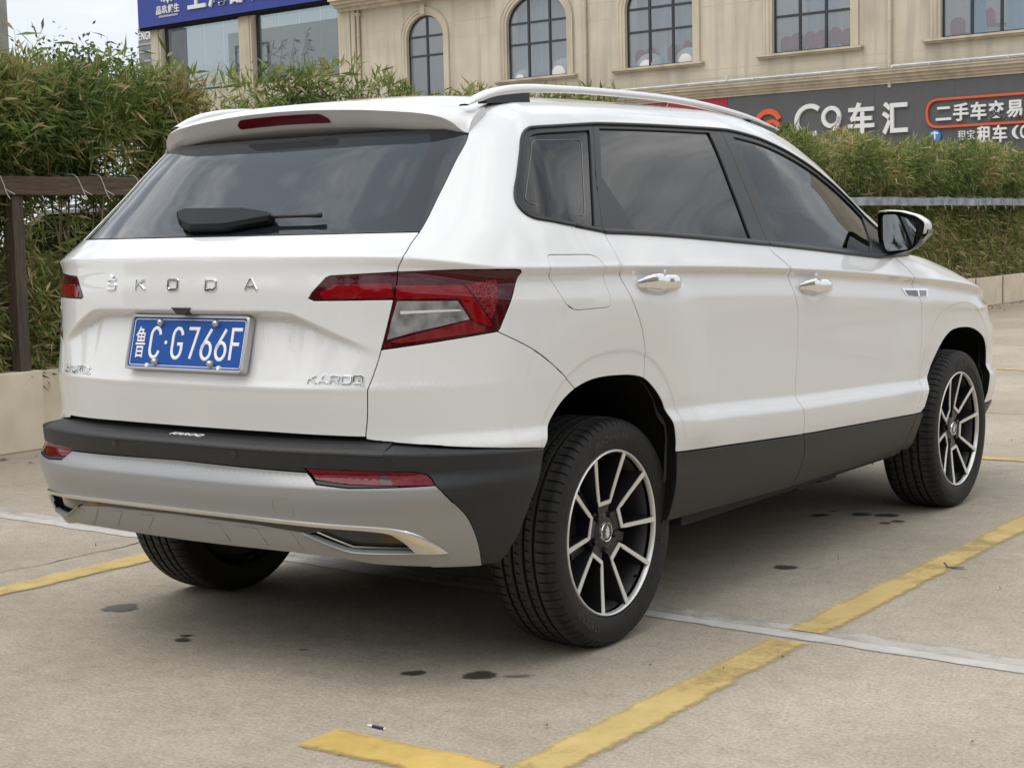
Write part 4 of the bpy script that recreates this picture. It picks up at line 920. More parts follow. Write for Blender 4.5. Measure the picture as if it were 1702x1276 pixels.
# ---- mirrors
for s_ in (1, -1):
    ring0 = np.array([(.825, 1.242), (.86, 1.2465), (.925, 1.2420), (.985, 1.2260), (1.018, 1.2050), (1.022, 1.190), (1.012, 1.150), (.990, 1.118), (.962, 1.0985), (.900, 1.0850), (.858, 1.082), (.838, 1.10), (.826, 1.16)])
    ring0 = rounded(ring0, .012, 3); c_ = ring0.mean(0)
    RR = []
    for yy, sc, dx in ((2.000, .985, 0), (1.992, 1.0, 0), (2.03, 1.02, .0), (2.08, .96, -.005), (2.12, .82, -.012), (2.145, .60, -.02), (2.155, .30, -.02)):
        RR.append([(s_*(c_[0]+(p[0]-c_[0])*sc+dx), yy-(p[0]-.9)*.12, c_[1]+(p[1]-c_[1])*sc) for p in ring0])
    RR = np.array(RR); mb = MB(); mb.grid(RR, flip=(s_ < 0)); 
    cl = np.concatenate([RR, RR[:, :1]], 1); mb = MB(); mb.grid(cl, flip=(s_ < 0)); mb.add(RR[-1], [tuple(range(len(ring0)))])
    mb.add(RR[0]+(0, .012, 0), [tuple(range(len(ring0)))]); mir = mb.build('wing_mirror', M_GLOSSB if False else M_TRIM, car, smooth=True, angle=40)
    # white cap over the upper part
    cap = cl[1:].copy(); n_ = cap.shape[1]; cc = np.array([s_*c_[0], 2.06, c_[1]]); cap = cc+(cap-cc)*[1.035, 1.06, 1.035]
    zlim = lambda p: p[2] > 1.165-.02*0+(.03 if s_*p[0] < .84 else 0)
    V = cap.reshape(-1, 3); F = []
    for i in range(cap.shape[0]-1):
        for j in range(n_-1):
            q = (i*n_+j, (i+1)*n_+j, (i+1)*n_+j+1, i*n_+j+1)
            if np.mean([V[k][2] for k in q]) > 1.168 and np.mean([s_*V[k][0] for k in q]) > .83: F.append(q if s_ > 0 else q[::-1])
    oc = obj('mirror_cap', V, F, M_PAINT, mir, True); md = oc.modifiers.new('thick', 'SOLIDIFY'); md.thickness = .004
    gp = rounded([(.853, 1.236), (.905, 1.236), (.980, 1.207), (.986, 1.190), (.972, 1.112), (.955, 1.102), (.872, 1.096), (.858, 1.14)], .012, 4)
    mb = MB(); mb.prism([tuple(p) for p in gp], lambda u, v, d: (s_*u, 1.985+(u-.92)*.10+d+(v-1.16)*.10, v), 0, .004); mb.build('mirror_glass', simple('mirror_silver', (.36, .375, .385), .02, metal=1.0), mir)
    mb = MB(); mb.prism([(.962, 1.155), (1.030, 1.176), (1.030, 1.160), (.985, 1.118)], lambda u, v, d: (s_*(u), 2.0+d-(u-.9)*.12, v), .01, .06); mb.build('mirror_indicator', M_GLOSSB, mir)
    mb = MB(); mb.prism([(.72, 1.085), (.88, 1.088), (.90, 1.125), (.82, 1.13), (.74, 1.115)], lambda u, v, d: (s_*u, 2.03+d, v), 0, .09); mb.build('mirror_foot', M_TRIM, mir, angle=30)
# ------------------------------------------------------------------ wheels, built once round the axle (outward = +x)
def lathe(prof, n=96, flip=False, mb=None):
    mb = mb or MB(); a = np.linspace(0, 2*np.pi, n, endpoint=False)
    P = np.array([[(x, r*math.cos(t), r*math.sin(t)) for x, r in prof] for t in a]); mb.grid(P, closeu=True, flip=flip); return mb
def tyre_mesh():
    R = .3345
    half = [(-.012, .236), (.004, .246), (.010, .262), (.0135, .285), (.0120, .302), (.0090, .3105), (.0095, .3120), (.0060, .3195), (-.0020, .3262), (-.0120, .3302), (-.0240, .3325)]
    crown = []
    def g(x, w=.0115, d=.0095): return [(x+w/2, R-.0002), (x+w/2-.0012, R-d), (x-w/2+.0012, R-d), (x-w/2, R-.0002)]
    for x in (-.050, -.083, -.122, -.155): crown += g(x)
    mirror = [(-.205-x, r) for x, r in half][::-1]
    prof = half + [(-.036, .3338)] + crown + [(-.169, .3338)] + mirror
    prof = np.array(prof); pitch = 72; angs = []
    for k in range(pitch):
        b = 2*np.pi*k/pitch; w = 2*np.pi/pitch; angs += [(b, 0), (b+w*.06, 1), (b+w*.16, 1), (b+w*.22, 0), (b+w*.62, 0)]
    P = []
    for a, cutv in angs:
        q = prof.copy()
        if cutv:
            s = (q[:, 0] > -.040) & (q[:, 0] < .008) & (q[:, 1] > .316); q[s, 1] -= .0045; q[s & (q[:, 0] > 0), 0] -= .0025
            s = (q[:, 0] < -.165) & (q[:, 1] > .316); q[s, 1] -= .0045
        # staggered small sipes in the ribs
        P.append([(x, r*math.cos(a), r*math.sin(a)) for x, r in q])
    mb = MB(); mb.grid(np.array(P), closeu=True, flip=True)
    return mb
def rib_sipes():
    mb = MB()
    for x, ph in ((-.0665, .1), (-.1025, .45), (-.1385, .8)):
        for k in range(72):
            a = 2*np.pi*(k+ph)/72; c, s = math.cos(a), math.sin(a); r = .3348
            V = []
            for dx, dt in ((-.011, -.0022), (.004, -.0022), (.004, .0022), (-.011, .0022)):
                b = a+dt/r+dx*.9; V.append((x+dx, r*math.cos(b), r*math.sin(b)))
            mb.add(V, [(0, 1, 2, 3)])
    return mb
def on_wall(th0, r0, scale):
    def g(u, v, d):
        r = r0+v*scale; a = th0+u*scale/r0
        x = np.interp(r, [.246, .262, .285, .302, .31], [.004, .010, .0135, .0120, .0092]); return (x+d, r*math.sin(a), r*math.cos(a))
    return g
def wheel_parts():
    out = {}
    out['tyre'] = (tyre_mesh(), M_RUBBER, 30); 
    lm_ = simple('lettering_rubber', (.034, .033, .032), .55)
    for k_, (s, th, h) in enumerate((('BLACKHAWK', -.05, .020), ('STREET-H', -2.55, .020), ('215/50R18', 1.7, .012), ('215/50R18', -1.3, .012))):
        tx = MB(); V, F = text_mesh(s, 1, .01, .02 if h > .015 else .01, space=1.1); V[:, 0] -= (V[:, 0].min()+V[:, 0].max())/2
        g = on_wall(th, .272 if h > .015 else .264, h/.73); tx.add([g(p[0], p[1], .0013 if p[2] > 0 else -.001) for p in V], F)
        out['tyre_lettering'+'.00%d' % (k_+1)] = (tx, lm_, None)
    for k_, th in enumerate((-.75, 2.45)):
        tx = MB()
        for i in range(7):
            for j in range(6):
                r = .262+j*.0062; a = th+i*.026+(j % 2)*.013; x = np.interp(r, [.246, .262, .285, .302, .31], [.004, .010, .0135, .0120, .0092])
                tx.tube([(x-.001, r*math.sin(a), r*math.cos(a)), (x+.001, r*math.sin(a), r*math.cos(a))], .0022, 5)
        out['sidewall_dimples'+('.001' if k_ else '')] = (tx, lm_, None)
    lip = lathe([(-.010, .2335), (.002, .2345), (.0045, .2366), (.0055, .2382), (.0050, .2394), (.0025, .2414), (-.006, .2440)], 96, True); out['rim_flange'] = (lip, M_RIMS, 40)
    brl = lathe([(-.020, .2320), (-.03, .2240), (-.06, .2180), (-.19, .2120), (-.20, .226)], 96, True)
    bd = lathe([(-.188, .226), (-.188, .02)], 64, True); 
    brl.add(bd.V, bd.F); out['rim_barrel'] = (brl, simple('barrel_grey', (.014, .014, .015), .55), 30)
    dk = lathe([(-.060, .062), (-.062, .070), (-.085, .072), (-.085, .138), (-.105, .138), (-.105, .06)], 64, True); out['brake_disc'] = (dk, simple('disc_steel', (.40, .39, .38), .4, metal=.7), 35)
    cal = MB(); cal.prism([(.10, -.07), (.155, -.05), (.165, .0), (.155, .05), (.10, .07)], lambda u, v, d: (d, -u, v), -.135, -.06); out['brake_caliper'] = (cal, M_LINE, 30)
    blk, mac = MB(), MB()
    hub = lathe([(-.026, .0), (-.026, .036), (-.030, .056), (-.038, .068), (-.06, .074), (-.08, .07)], 48, True); blk.add(hub.V, hub.F)
    RB, RE = .090, .2352
    dep = lambda r: -.024+.0275*np.clip((r-.07)/.165, 0, 1)**1.2
    for k in range(5):
        a0 = math.radians(-2+72*k)
        def pol(r, da): a = a0+math.radians(da); return np.array([r*math.sin(a), r*math.cos(a)])
        pts = []
        for side in (-1, 1):
            for i in range(9):
                r = RB+(RE-RB)*i/8; p = pol(RB, 19*side)+(pol(RE, 19.5*side)-pol(RB, 19*side))*i/8; pts.append((side, i, p))
        L = [p for s, i, p in pts if s < 0][::-1]; Rr = [p for s, i, p in pts if s > 0]
        path = np.array(L+Rr)
        # machined face of the fork
        n = len(path); Tn = np.gradient(path, axis=0); Tn /= np.linalg.norm(Tn, axis=1)[:, None]; Nn = np.stack([-Tn[:, 1], Tn[:, 0]], 1)
        w = np.array([.0072-.0012*min(1, (1-abs(2*i/(n-1)-1))*2.2) for i in range(n)])
        cen = np.array([0, 0.]); 
        rr = np.linalg.norm(path, axis=1)
        mid9, mid8 = n//2, n//2-1
        def ring(off, dx): 
            Q = path+Nn*off[:, None]; r_ = np.linalg.norm(Q, axis=1); return np.stack([dep(r_)+dx, Q[:, 0], Q[:, 1]], 1)
        mac.grid([ring(-w-.0008, -.003), ring(-w, .0), ring(w, .0), ring(w+.0008, -.003)])
        # black flanks widen towards the back; outside of the fork faces the next spoke
        blk.grid([ring(-w-.014, -.050), ring(-w-.004, -.016), ring(-w-.0006, -.0026), ring(w+.0006, -.0026), ring(w+.003, -.02), ring(w+.006, -.055)])
        # web that joins the fork to the hub
        W = [pol(.05, -26), pol(RB+.004, -21), pol(RB+.004, 21), pol(.05, 26)]
        blk.prism([tuple(p) for p in W], lambda u, v, d: (d+dep(math.hypot(u, v)), u, v), -.055, -.006)
        # dark shallow web between the forks, carrying the wheel bolts
        p = pol(.056, 36); blk.tube([(-.055, *p), (-.026, *p), (-.020, *p)], [.0105, .0105, .008], 6)
        a_, b_ = pol(.08, 24), pol(.08, 48); c_, d_ = pol(.150, 31), pol(.150, 41)
        blk.prism([tuple(x) for x in (a_, c_, d_, b_)], lambda u, v, d: (d, u, v), -.075, -.052)
    out['rim_spoke'] = (blk, M_RIMB, 35); out['spoke_face'] = (mac, M_RIMS, 35)
    cp = lathe([(-.03, .0295), (-.020, .029), (-.0175, .0275), (-.0185, .0255)], 40, True); out['hub_ring'] = (cp, M_CHROME, 40)
    cd = lathe([(-.020, .0258), (-.0185, .0)], 40, True); out['hub_cap'] = (cd, M_GLOSSB, 40)
    em = MB()
    wing = [(-.012, -.016), (-.006, -.012), (-.010, -.004), (-.006, .002), (-.009, .006), (-.003, .010), (.001, .020), (.004, .013), (.010, .012), (.006, .008), (.012, .004), (.008, -.002), (.012, -.008), (.007, -.012), (.009, -.018), (.002, -.013), (-.002, -.019), (-.005, -.014)]
    em.prism(wing, lambda u, v, d: (d, u, v), -.0195, -.0165); out['hub_emblem'] = (em, M_RIMS, None)
    sp_ = rib_sipes(); out['tread_sipes'] = (sp_, M_LINE, None)
    vs = MB(); vs.tube([(-.02, .15, -.16), (-.004, .143, -.152)], .004, 6); out['tyre_valve'] = (vs, M_LINE, None)
    return out
WPARTS = wheel_parts(); WPROTO = {}
def wheel(x, y, side, spin, steer=0.0):
    w = empty('wheel', (x, y, .331), car)
    R = Matrix.Rotation(steer, 4, 'Z') @ (Matrix.Rotation(math.pi, 4, 'Z') if side < 0 else Matrix.Identity(4)) @ Matrix.Rotation(spin, 4, 'X')
    w.matrix_local = Matrix.Translation((x, y, .331)) @ R
    for nm, (mb, m, an) in WPARTS.items():
        if nm not in WPROTO:
            o = mb.build(nm.split('.')[0], m, w, angle=an) if an else mb.build(nm.split('.')[0], m, w); WPROTO[nm] = o
            if nm.startswith(('tread', 'sidewall', 'rim_spoke', 'spoke_face')): o['kind'] = 'stuff'
        else:
            o = WPROTO[nm].copy(); COL.objects.link(o); o.parent = w
wheel(.846, 0, 1, 0.0); wheel(-.846, 0, -1, .5); wheel(.900, 2.688, 1, -.52, math.radians(0)); wheel(-.900, 2.688, -1, 1.1)
# ------------------------------------------------------------------ ground
def concrete():
    m, nt, b = mat('concrete'); L = nt.links.new
    t = nt.nodes.new('ShaderNodeTexCoord')
    def noise(sc, det=6, rough=.6, vec=None, dist=0):
        n = nt.nodes.new('ShaderNodeTexNoise'); n.inputs['Scale'].default_value = sc; n.inputs['Detail'].default_value = det; n.inputs['Roughness'].default_value = rough; n.inputs['Distortion'].default_value = dist
        L(vec or t.outputs['Object'], n.inputs['Vector']); return n
    def ramp(src, stops):
        r = nt.nodes.new('ShaderNodeValToRGB'); e = r.color_ramp.elements
        while len(e) < len(stops): e.new(.5)
        for k, (p, c) in enumerate(stops): e[k].position = p; e[k].color = (*c, 1) if isinstance(c, tuple) else (c, c, c, 1)
        L(src, r.inputs[0]); return r
    def mixc(a, bb, f=None, blend='MULTIPLY', fac=1.0):
        x = nt.nodes.new('ShaderNodeMix'); x.data_type = 'RGBA'; x.blend_type = blend; x.inputs[0].default_value = fac
        if f is not None: L(f, x.inputs[0])
        L(a, x.inputs[6]); 
        if isinstance(bb, tuple): x.inputs[7].default_value = (*bb, 1)
        else: L(bb, x.inputs[7])
        return x.outputs[2]
    base = ramp(noise(.9, 8, .62, dist=.4).outputs[0], [(.30, (.320, .274, .214)), (.50, (.385, .332, .262)), (.70, (.440, .383, .306))])
    fine = ramp(noise(95, 5, .75).outputs[0], [(.30, .62), (.5, 1.0), (.72, 1.34)])
    med = ramp(noise(14, 7, .7).outputs[0], [(.30, .86), (.5, 1.0), (.72, 1.10)])
    c = mixc(mixc(base.outputs[0], fine.outputs[0]), med.outputs[0])
    # brushed marks across the slab
    mp = nt.nodes.new('ShaderNodeMapping'); mp.inputs['Scale'].default_value = (3, 60, 1); mp.inputs['Rotation'].default_value = (0, 0, .05); L(t.outputs['Object'], mp.inputs['Vector'])
    br = ramp(noise(3, 4, .6, mp.outputs[0]).outputs[0], [(.35, .93), (.65, 1.05)]); c = mixc(c, br.outputs[0])
    # pale grit and dark pits
    v = nt.nodes.new('ShaderNodeTexVoronoi'); v.inputs['Scale'].default_value = 34; L(t.outputs['Object'], v.inputs['Vector'])
    gr = ramp(v.outputs[0], [(.0, 1.0), (.045, 1.0), (.06, 0.0)]); sel = ramp(noise(2.2, 3).outputs[0], [(.52, 0.0), (.62, .7)])
    f = nt.nodes.new('ShaderNodeMath'); f.operation = 'MULTIPLY'; L(gr.outputs[0], f.inputs[0]); L(sel.outputs[0], f.inputs[1])
    c = mixc(c, (.50, .47, .42), f.outputs[0], 'MIX')
    v2 = nt.nodes.new('ShaderNodeTexVoronoi'); v2.inputs['Scale'].default_value = 9; L(t.outputs['Object'], v2.inputs['Vector'])
    pt = ramp(v2.outputs[0], [(.0, .6), (.03, .5), (.045, 0.0)]); c = mixc(c, (.09, .08, .065), pt.outputs[0], 'MIX')
    # old damp and tyre stains
    st = ramp(noise(.35, 5, .6, dist=1).outputs[0], [(.52, 0.0), (.68, .28)]); c = mixc(c, (.17, .15, .125), st.outputs[0], 'MIX')
    L(c, b.inputs['Base Color']); b.inputs['Roughness'].default_value = .88; b.inputs['Specular IOR Level'].default_value = .25
    bp = nt.nodes.new('ShaderNodeBump'); bp.inputs['Strength'].default_value = .55; bp.inputs['Distance'].default_value = .004
    L(noise(160, 4, .7).outputs[0], bp.inputs['Height']); L(bp.outputs[0], b.inputs['Normal'])
    return m
M_CONC = concrete()
g = obj('ground', [(-160, -60, 0), (160, -60, 0), (160, 260, 0), (-160, 260, 0)], [(0, 1, 2, 3)], M_CONC, smooth=False); g['kind'] = 'structure'
def worn(name, c1, c2, wear=.45, sc=7):
    """paint that has worn through in places"""
    m, nt, b = mat(name); L = nt.links.new; t = nt.nodes.new('ShaderNodeTexCoord')
    n = nt.nodes.new('ShaderNodeTexNoise'); n.inputs['Scale'].default_value = sc; n.inputs['Detail'].default_value = 9; n.inputs['Roughness'].default_value = .7; L(t.outputs['Object'], n.inputs['Vector'])
    n2 = nt.nodes.new('ShaderNodeTexNoise'); n2.inputs['Scale'].default_value = 1.9; n2.inputs['Detail'].default_value = 4; L(t.outputs['Object'], n2.inputs['Vector'])
    n3 = nt.nodes.new('ShaderNodeTexNoise'); n3.inputs['Scale'].default_value = 110; n3.inputs['Detail'].default_value = 4; L(t.outputs['Object'], n3.inputs['Vector'])
    r = nt.nodes.new('ShaderNodeValToRGB'); r.color_ramp.elements[0].position = .35; r.color_ramp.elements[1].position = .7
    r.color_ramp.elements[0].color = (*c1, 1); r.color_ramp.elements[1].color = (*c2, 1); L(n.outputs[0], r.inputs[0]); L(r.outputs[0], b.inputs['Base Color'])
    def op(o, a, bb):
        x = nt.nodes.new('ShaderNodeMath'); x.operation = o
        for k, q in enumerate((a, bb)):
            if isinstance(q, (int, float)): x.inputs[k].default_value = q
            else: L(q, x.inputs[k])
        return x.outputs[0]
    # edge distance is carried by the strip's own coordinates (UV v runs 0..1 across)
    uv = nt.nodes.new('ShaderNodeUVMap'); sp = nt.nodes.new('ShaderNodeSeparateXYZ'); L(uv.outputs[0], sp.inputs[0])
    e = op('SUBTRACT', .5, op('ABSOLUTE', op('SUBTRACT', sp.outputs[1], .5), 0))
    s = op('ADD', op('ADD', op('MULTIPLY', n.outputs[0], 1.0), op('MULTIPLY', n2.outputs[0], .9)), op('MULTIPLY', n3.outputs[0], .35))
    s = op('ADD', s, op('MULTIPLY', op('MINIMUM', e, .22), 2.6))
    mr = nt.nodes.new('ShaderNodeMapRange'); mr.inputs['From Min'].default_value = wear+.72; mr.inputs['From Max'].default_value = wear+1.22; L(s, mr.inputs['Value'])
    tr = nt.nodes.new('ShaderNodeBsdfTransparent'); mx = nt.nodes.new('ShaderNodeMixShader'); L(mr.outputs[0], mx.inputs[0]); L(tr.outputs[0], mx.inputs[1]); L(b.outputs[0], mx.inputs[2])
    L(mx.outputs[0], nt.nodes['Material Output'].inputs[0]); b.inputs['Roughness'].default_value = .8
    return m
def strip(name, a, b, w0, w1, m, z=.004, n=24, jit=0.0, kind='structure'):
    """flat painted or cast strip from a to b; w0 and w1 are its widths to the left at both ends"""
    a, b = np.array(a, float), np.array(b, float); d = (b-a)/np.linalg.norm(b-a); q = np.array([-d[1], d[0]]); V = []; uv = []
    for i in range(n+1):
        u = i/n; p = a+(b-a)*u; w = w0+(w1-w0)*u; j1, j2 = rng.normal(0, jit, 2)
        V += [(*(p+q*j1), z), (*(p+q*(w+j2)), z)]; uv += [(u*np.linalg.norm(b-a), 0), (u*np.linalg.norm(b-a), 1)]
    F = [(2*i, 2*i+2, 2*i+3, 2*i+1) for i in range(n)]
    o = obj(name, V, F, m, smooth=False); l = o.data.uv_layers.new(name='UVMap')
    for lp in o.data.loops: l.data[lp.index].uv = uv[lp.vertex_index]
    o['kind'] = kind; return o
M_YEL = worn('yellow_paint', (.46, .31, .085), (.60, .42, .12), .30, 6)
M_YEL2 = worn('yellow_paint_faded', (.44, .32, .115), (.57, .425, .17), .42, 6)
strip('parking_line', (1.345, -1.185), (1.338, .285), .148, .150, M_YEL2, jit=.0015)
strip('parking_line', (1.336, .405), (1.345, 5.6), .140, .150, M_YEL2, n=40, jit=.0015)
strip('parking_line', (1.196, -1.185), (.690, -1.185), -.158, -.158, M_YEL, jit=.0015)
strip('parking_line', (-1.285, -3.5), (-1.285, 5.6), .150, .150, M_YEL2, n=40, jit=.0015)
strip('parking_line', (3.9, 4.05), (-4.0, 4.05), .12, .12, M_YEL2) if False else strip('parking_line', (1.37, 4.02), (.35, 4.02), -.13, -.13, M_YEL2)
strip('parking_line', (6.0, 9.0), (-2.6, 9.0), .13, .13, M_YEL2, n=40)
strip('parking_line', (3.85, -1.2), (3.85, 5.6), .15, .15, M_YEL2, n=30)
M_JW = worn('joint_mortar', (.40, .38, .345), (.52, .50, .46), .22, 10)
M_JW2 = worn('joint_mortar_smear', (.36, .335, .295), (.46, .435, .39), .50, 7)
strip('slab_joint', (9.0, .010), (-4.3, .535), -.074, -.074, M_JW, z=.0024, n=160, jit=.004)
strip('slab_joint', (9.0, .030), (-4.3, .560), -.150, -.150, M_JW2, z=.0016, n=160, jit=.010)
M_CRK = simple('crack_dark', (.07, .062, .05), .95)
def crack(a, b, w, n=60, amp=.012):
    a, b = np.array(a), np.array(b); d = (b-a)/np.linalg.norm(b-a); q = np.array([-d[1], d[0]]); V = []; o = 0
    for i in range(n+1):
        o = o*.85+rng.normal(0, amp); p = a+(b-a)*i/n+q*o; ww = w*rng.uniform(.4, 1.3); V += [(*(p-q*ww/2), .0022), (*(p+q*ww/2), .0022)]
    o_ = obj('ground_crack', V, [(2*i, 2*i+2, 2*i+3, 2*i+1) for i in range(n)], M_CRK, smooth=False); o_['kind'] = 'structure'
crack((-1.56, -3.0), (-1.70, 1.6), .006); crack((-1.70, 1.6), (-1.66, 9.0), .006)
crack((-4.2, 6.1), (8, 5.9), .008); crack((-4.2, 11.4), (8, 11.3), .010, amp=.006); crack((2.3, 3.6), (4.2, 11), .006)
crack((.83, -1.185), (.86, -1.03), .0035, 12, .006); crack((1.01, -1.18), (1.05, -1.05), .003, 10, .01); crack((1.27, .9), (1.30, 2.6), .003, 30, .004)
# oil and water spots
def stain_mat(name, c, rough):
    m, nt, b = mat(name); L = nt.links.new; b.inputs['Base Color'].default_value = (*c, 1); b.inputs['Roughness'].default_value = rough
    a = nt.nodes.new('ShaderNodeAttribute'); a.attribute_name = 'soak'; t = nt.nodes.new('ShaderNodeTexCoord'); n = nt.nodes.new('ShaderNodeTexNoise'); n.inputs['Scale'].default_value = 60; n.inputs['Detail'].default_value = 6; L(t.outputs['Object'], n.inputs['Vector'])
    ad = nt.nodes.new('ShaderNodeMath'); ad.operation = 'MULTIPLY_ADD'; ad.inputs[1].default_value = .9; L(n.outputs[0], ad.inputs[0]); ad2 = nt.nodes.new('ShaderNodeMath'); ad2.operation = 'ADD'; ad2.inputs[1].default_value = -.45; L(ad.outputs[0], ad2.inputs[0]); L(a.outputs['Fac'], ad.inputs[2])
    mr = nt.nodes.new('ShaderNodeMapRange'); mr.inputs['From Min'].default_value = .05; mr.inputs['From Max'].default_value = .75; mr.inputs['To Max'].default_value = .88; L(ad2.outputs[0], mr.inputs['Value'])
    tr = nt.nodes.new('ShaderNodeBsdfTransparent'); mx = nt.nodes.new('ShaderNodeMixShader'); L(mr.outputs[0], mx.inputs[0]); L(tr.outputs[0], mx.inputs[1]); L(b.outputs[0], mx.inputs[2]); L(mx.outputs[0], nt.nodes['Material Output'].inputs[0]); return m
def spots():
    m1 = stain_mat('oil_stain', (.050, .043, .032), .8); m2 = stain_mat('damp_patch', (.105, .102, .085), .55); m3 = stain_mat('old_oil', (.17, .145, .11), .85)
    data = [(-.795, -.43, .072, .058, m2), (-.30, -.62, .030, .024, m1), (-.33, -.577, .022, .014, m1), (.535, -.545, .038, .027, m1), (.705, -.468, .058, .040, m1), (.80, -.42, .06, .016, m3), (.10, -.52, .018, .013, m3),
            (.488, 2.20, .044, .036, m1), (.628, 2.30, .052, .038, m1), (.731, 2.33, .052, .042, m1), (.82, 2.22, .032, .022, m1), (.79, 2.16, .026, .018, m1), (.815, 1.20, .047, .036, m1), (.50, 2.31, .024, .02, m3),
]
    for k_, (x, y, rx, ry, m) in enumerate(data):
        n = 32; ph = rng.uniform(0, 6.28, 4); z = .0027+.0001*k_; V = [(x, y, z)]; so_ = [1.0 if m is not m3 else .62]
        for fr_, sk in ((.62, 1.0), (1.0, .0)):
            for i in range(n):
                a = 2*math.pi*i/n; k = fr_*(1+.10*math.sin(2*a+ph[0])+.08*math.sin(3*a+ph[1])+.06*math.sin(5*a+ph[2])+.04*math.sin(9*a+ph[3]))
                V.append((x+k*(rx*math.cos(a)*math.cos(.62)-ry*math.sin(a)*math.sin(.62)), y+k*(rx*math.cos(a)*math.sin(.62)+ry*math.sin(a)*math.cos(.62)), z)); so_.append(sk if m is not m3 else sk*.45)
        F = [(0, i+1, (i+1) % n+1) for i in range(n)]+[(i+1, i+1+n, (i+1) % n+1+n, (i+1) % n+1) for i in range(n)]
        o = obj('oil_stain', V, F, m, smooth=False); at = o.data.attributes.new('soak', 'FLOAT', 'POINT'); at.data.foreach_set('value', np.array(so_, np.float32)); o['kind'] = 'structure'
spots()
# litter
cg = tag(empty('cigarette_lighter', (.762, -.975, .006)), 'tiny dark blue and white lighter lying beside the end of the yellow line', 'lighter'); cg.rotation_euler = (0, 0, -.02); cg.scale = (.75, .62, .62); cg.location.z = .004
mb = MB(); mb.tube([(-.014, 0, 0), (.036, 0, 0)], .006, 10); mb.build('barrel', simple('navy_plastic', (.012, .018, .07), .35), cg, smooth=True, angle=50)
mb = MB(); mb.tube([(-.036, 0, 0), (-.0145, 0, 0)], [.003, .0062], 10); mb.tube([(.0365, 0, 0), (.041, 0, 0)], .0061, 10); mb.build('tip', simple('white_plastic', (.8, .8, .8), .4), cg, angle=50)
mb = MB(); a = np.linspace(0, 1, 7)
mb.grid([[(1.292+.068*u, 1.458+.018*u+v*.016, .0045+.010*abs(u-.5)**1.5+(.012 if u == 0 else 0)) for u in a] for v in (0, .5, 1)]); lf = mb.build('fallen_scrap', simple('dead_leaf', (.05, .045, .04), .7), smooth=True)
tag(lf, 'dark curled scrap lying on the edge of the right yellow line', 'scrap')
def litter():
    V, F = [], []
    for k in range(420):
        if k < 300: x, y = rng.uniform(-4.35, -3.0), rng.uniform(-.5, 24); x = -4.33+abs(rng.normal(0, .28))
        else: x, y = rng.uniform(-2.5, 4), rng.uniform(-2.2, 6)
        a = rng.uniform(0, 6.28); l = rng.uniform(.02, .09) if k < 300 else rng.uniform(.004, .013); w = l*rng.uniform(.12, .3) if k < 300 else l*.5; c, s = math.cos(a), math.sin(a); b0 = len(V)
        V += [(x-c*l/2, y-s*l/2, .006), (x+s*w, y-c*w, .010+rng.uniform(0, .012)), (x+c*l/2, y+s*l/2, .006), (x-s*w, y+c*w, .009)]; F += [(b0, b0+1, b0+2), (b0, b0+2, b0+3)]
    o = obj('leaf_litter', V, F, simple('dry_leaf', (.24, .17, .09), .8, noise=.5, nscale=4), smooth=False); tag(o, 'dry bamboo leaves and grit scattered at the foot of the planter', 'leaf litter', kind='stuff')
litter()
# bare earth strip at the foot of the far planter
o = strip('earth_verge', (-4.30, 30), (-4.30, 3.2), -.85, -.28, simple('dusty_earth', (.27, .215, .155), .95, noise=.35, nscale=9, bump=.6), z=.002, n=90, jit=.05)

# ------------------------------------------------------------------ planter and bamboo fence along x = -4.4
M_PL = simple('planter_render', (.64, .555, .42), .85, noise=.10, nscale=5, bump=.25)
M_PJ = simple('joint_filler', (.20, .16, .115), .9)
def planter_panel_mesh(L, h, name, parent, y0, x=-4.40, tilt=0.0):
    mb = MB(); mb.box((0, L/2, h/2), (.10, L, h)); o = mb.build(name, M_PL, parent); o.location = (x, y0, 0); o.rotation_euler = (0, tilt, 0)
    bv = o.modifiers.new('soft', 'BEVEL'); bv.width = .008; bv.segments = 2
    return o
near = tag(empty('planter_wall', (-4.4, -.8, 0)), 'cream planter wall at the left edge below the wooden rail, closest to the camera', 'planter wall')
far = tag(empty('planter_wall', (-4.4, 4, 0)), 'cream planter wall with regular joints running along the far bamboo hedge', 'planter wall')
def addp(root, y0, L, h, x, tilt=0):
    o = planter_panel_mesh(L, h, 'panel', None, y0, x, tilt); o.parent = root; o.location = (x-root.location.x, y0-root.location.y, 0); return o
for y0, L, h, x in ((-2.32, 1.10, .46, -4.40), (-1.20, 1.10, .465, -4.40), (-.08, 1.08, .46, -4.405), (1.03, 1.07, .462, -4.40), (2.14, .35, .455, -4.47), (2.50, .66, .455, -4.46)): addp(near, y0, L, h, x, rng.normal(0, .004))
y = 3.18
while y < 30:
    addp(far, y, 1.105, .405+rng.uniform(-.006, .006), -4.40+rng.normal(0, .008), rng.normal(0, .006)); mb = MB(); mb.box((.045, 1.118, .20), (.03, .034, .40)); o = mb.build('joint_strip', M_PJ, far); o.location = (-4.40-far.location.x, y-far.location.y, 0); y += 1.13
soil = obj('planter_soil', [(-5.6, -3, .36), (-4.45, -3, .36), (-4.45, 30.2, .36), (-5.6, 30.2, .36)], [(0, 1, 2, 3)], simple('soil', (.10, .075, .05), .95, noise=.4, nscale=12)); soil['kind'] = 'structure'
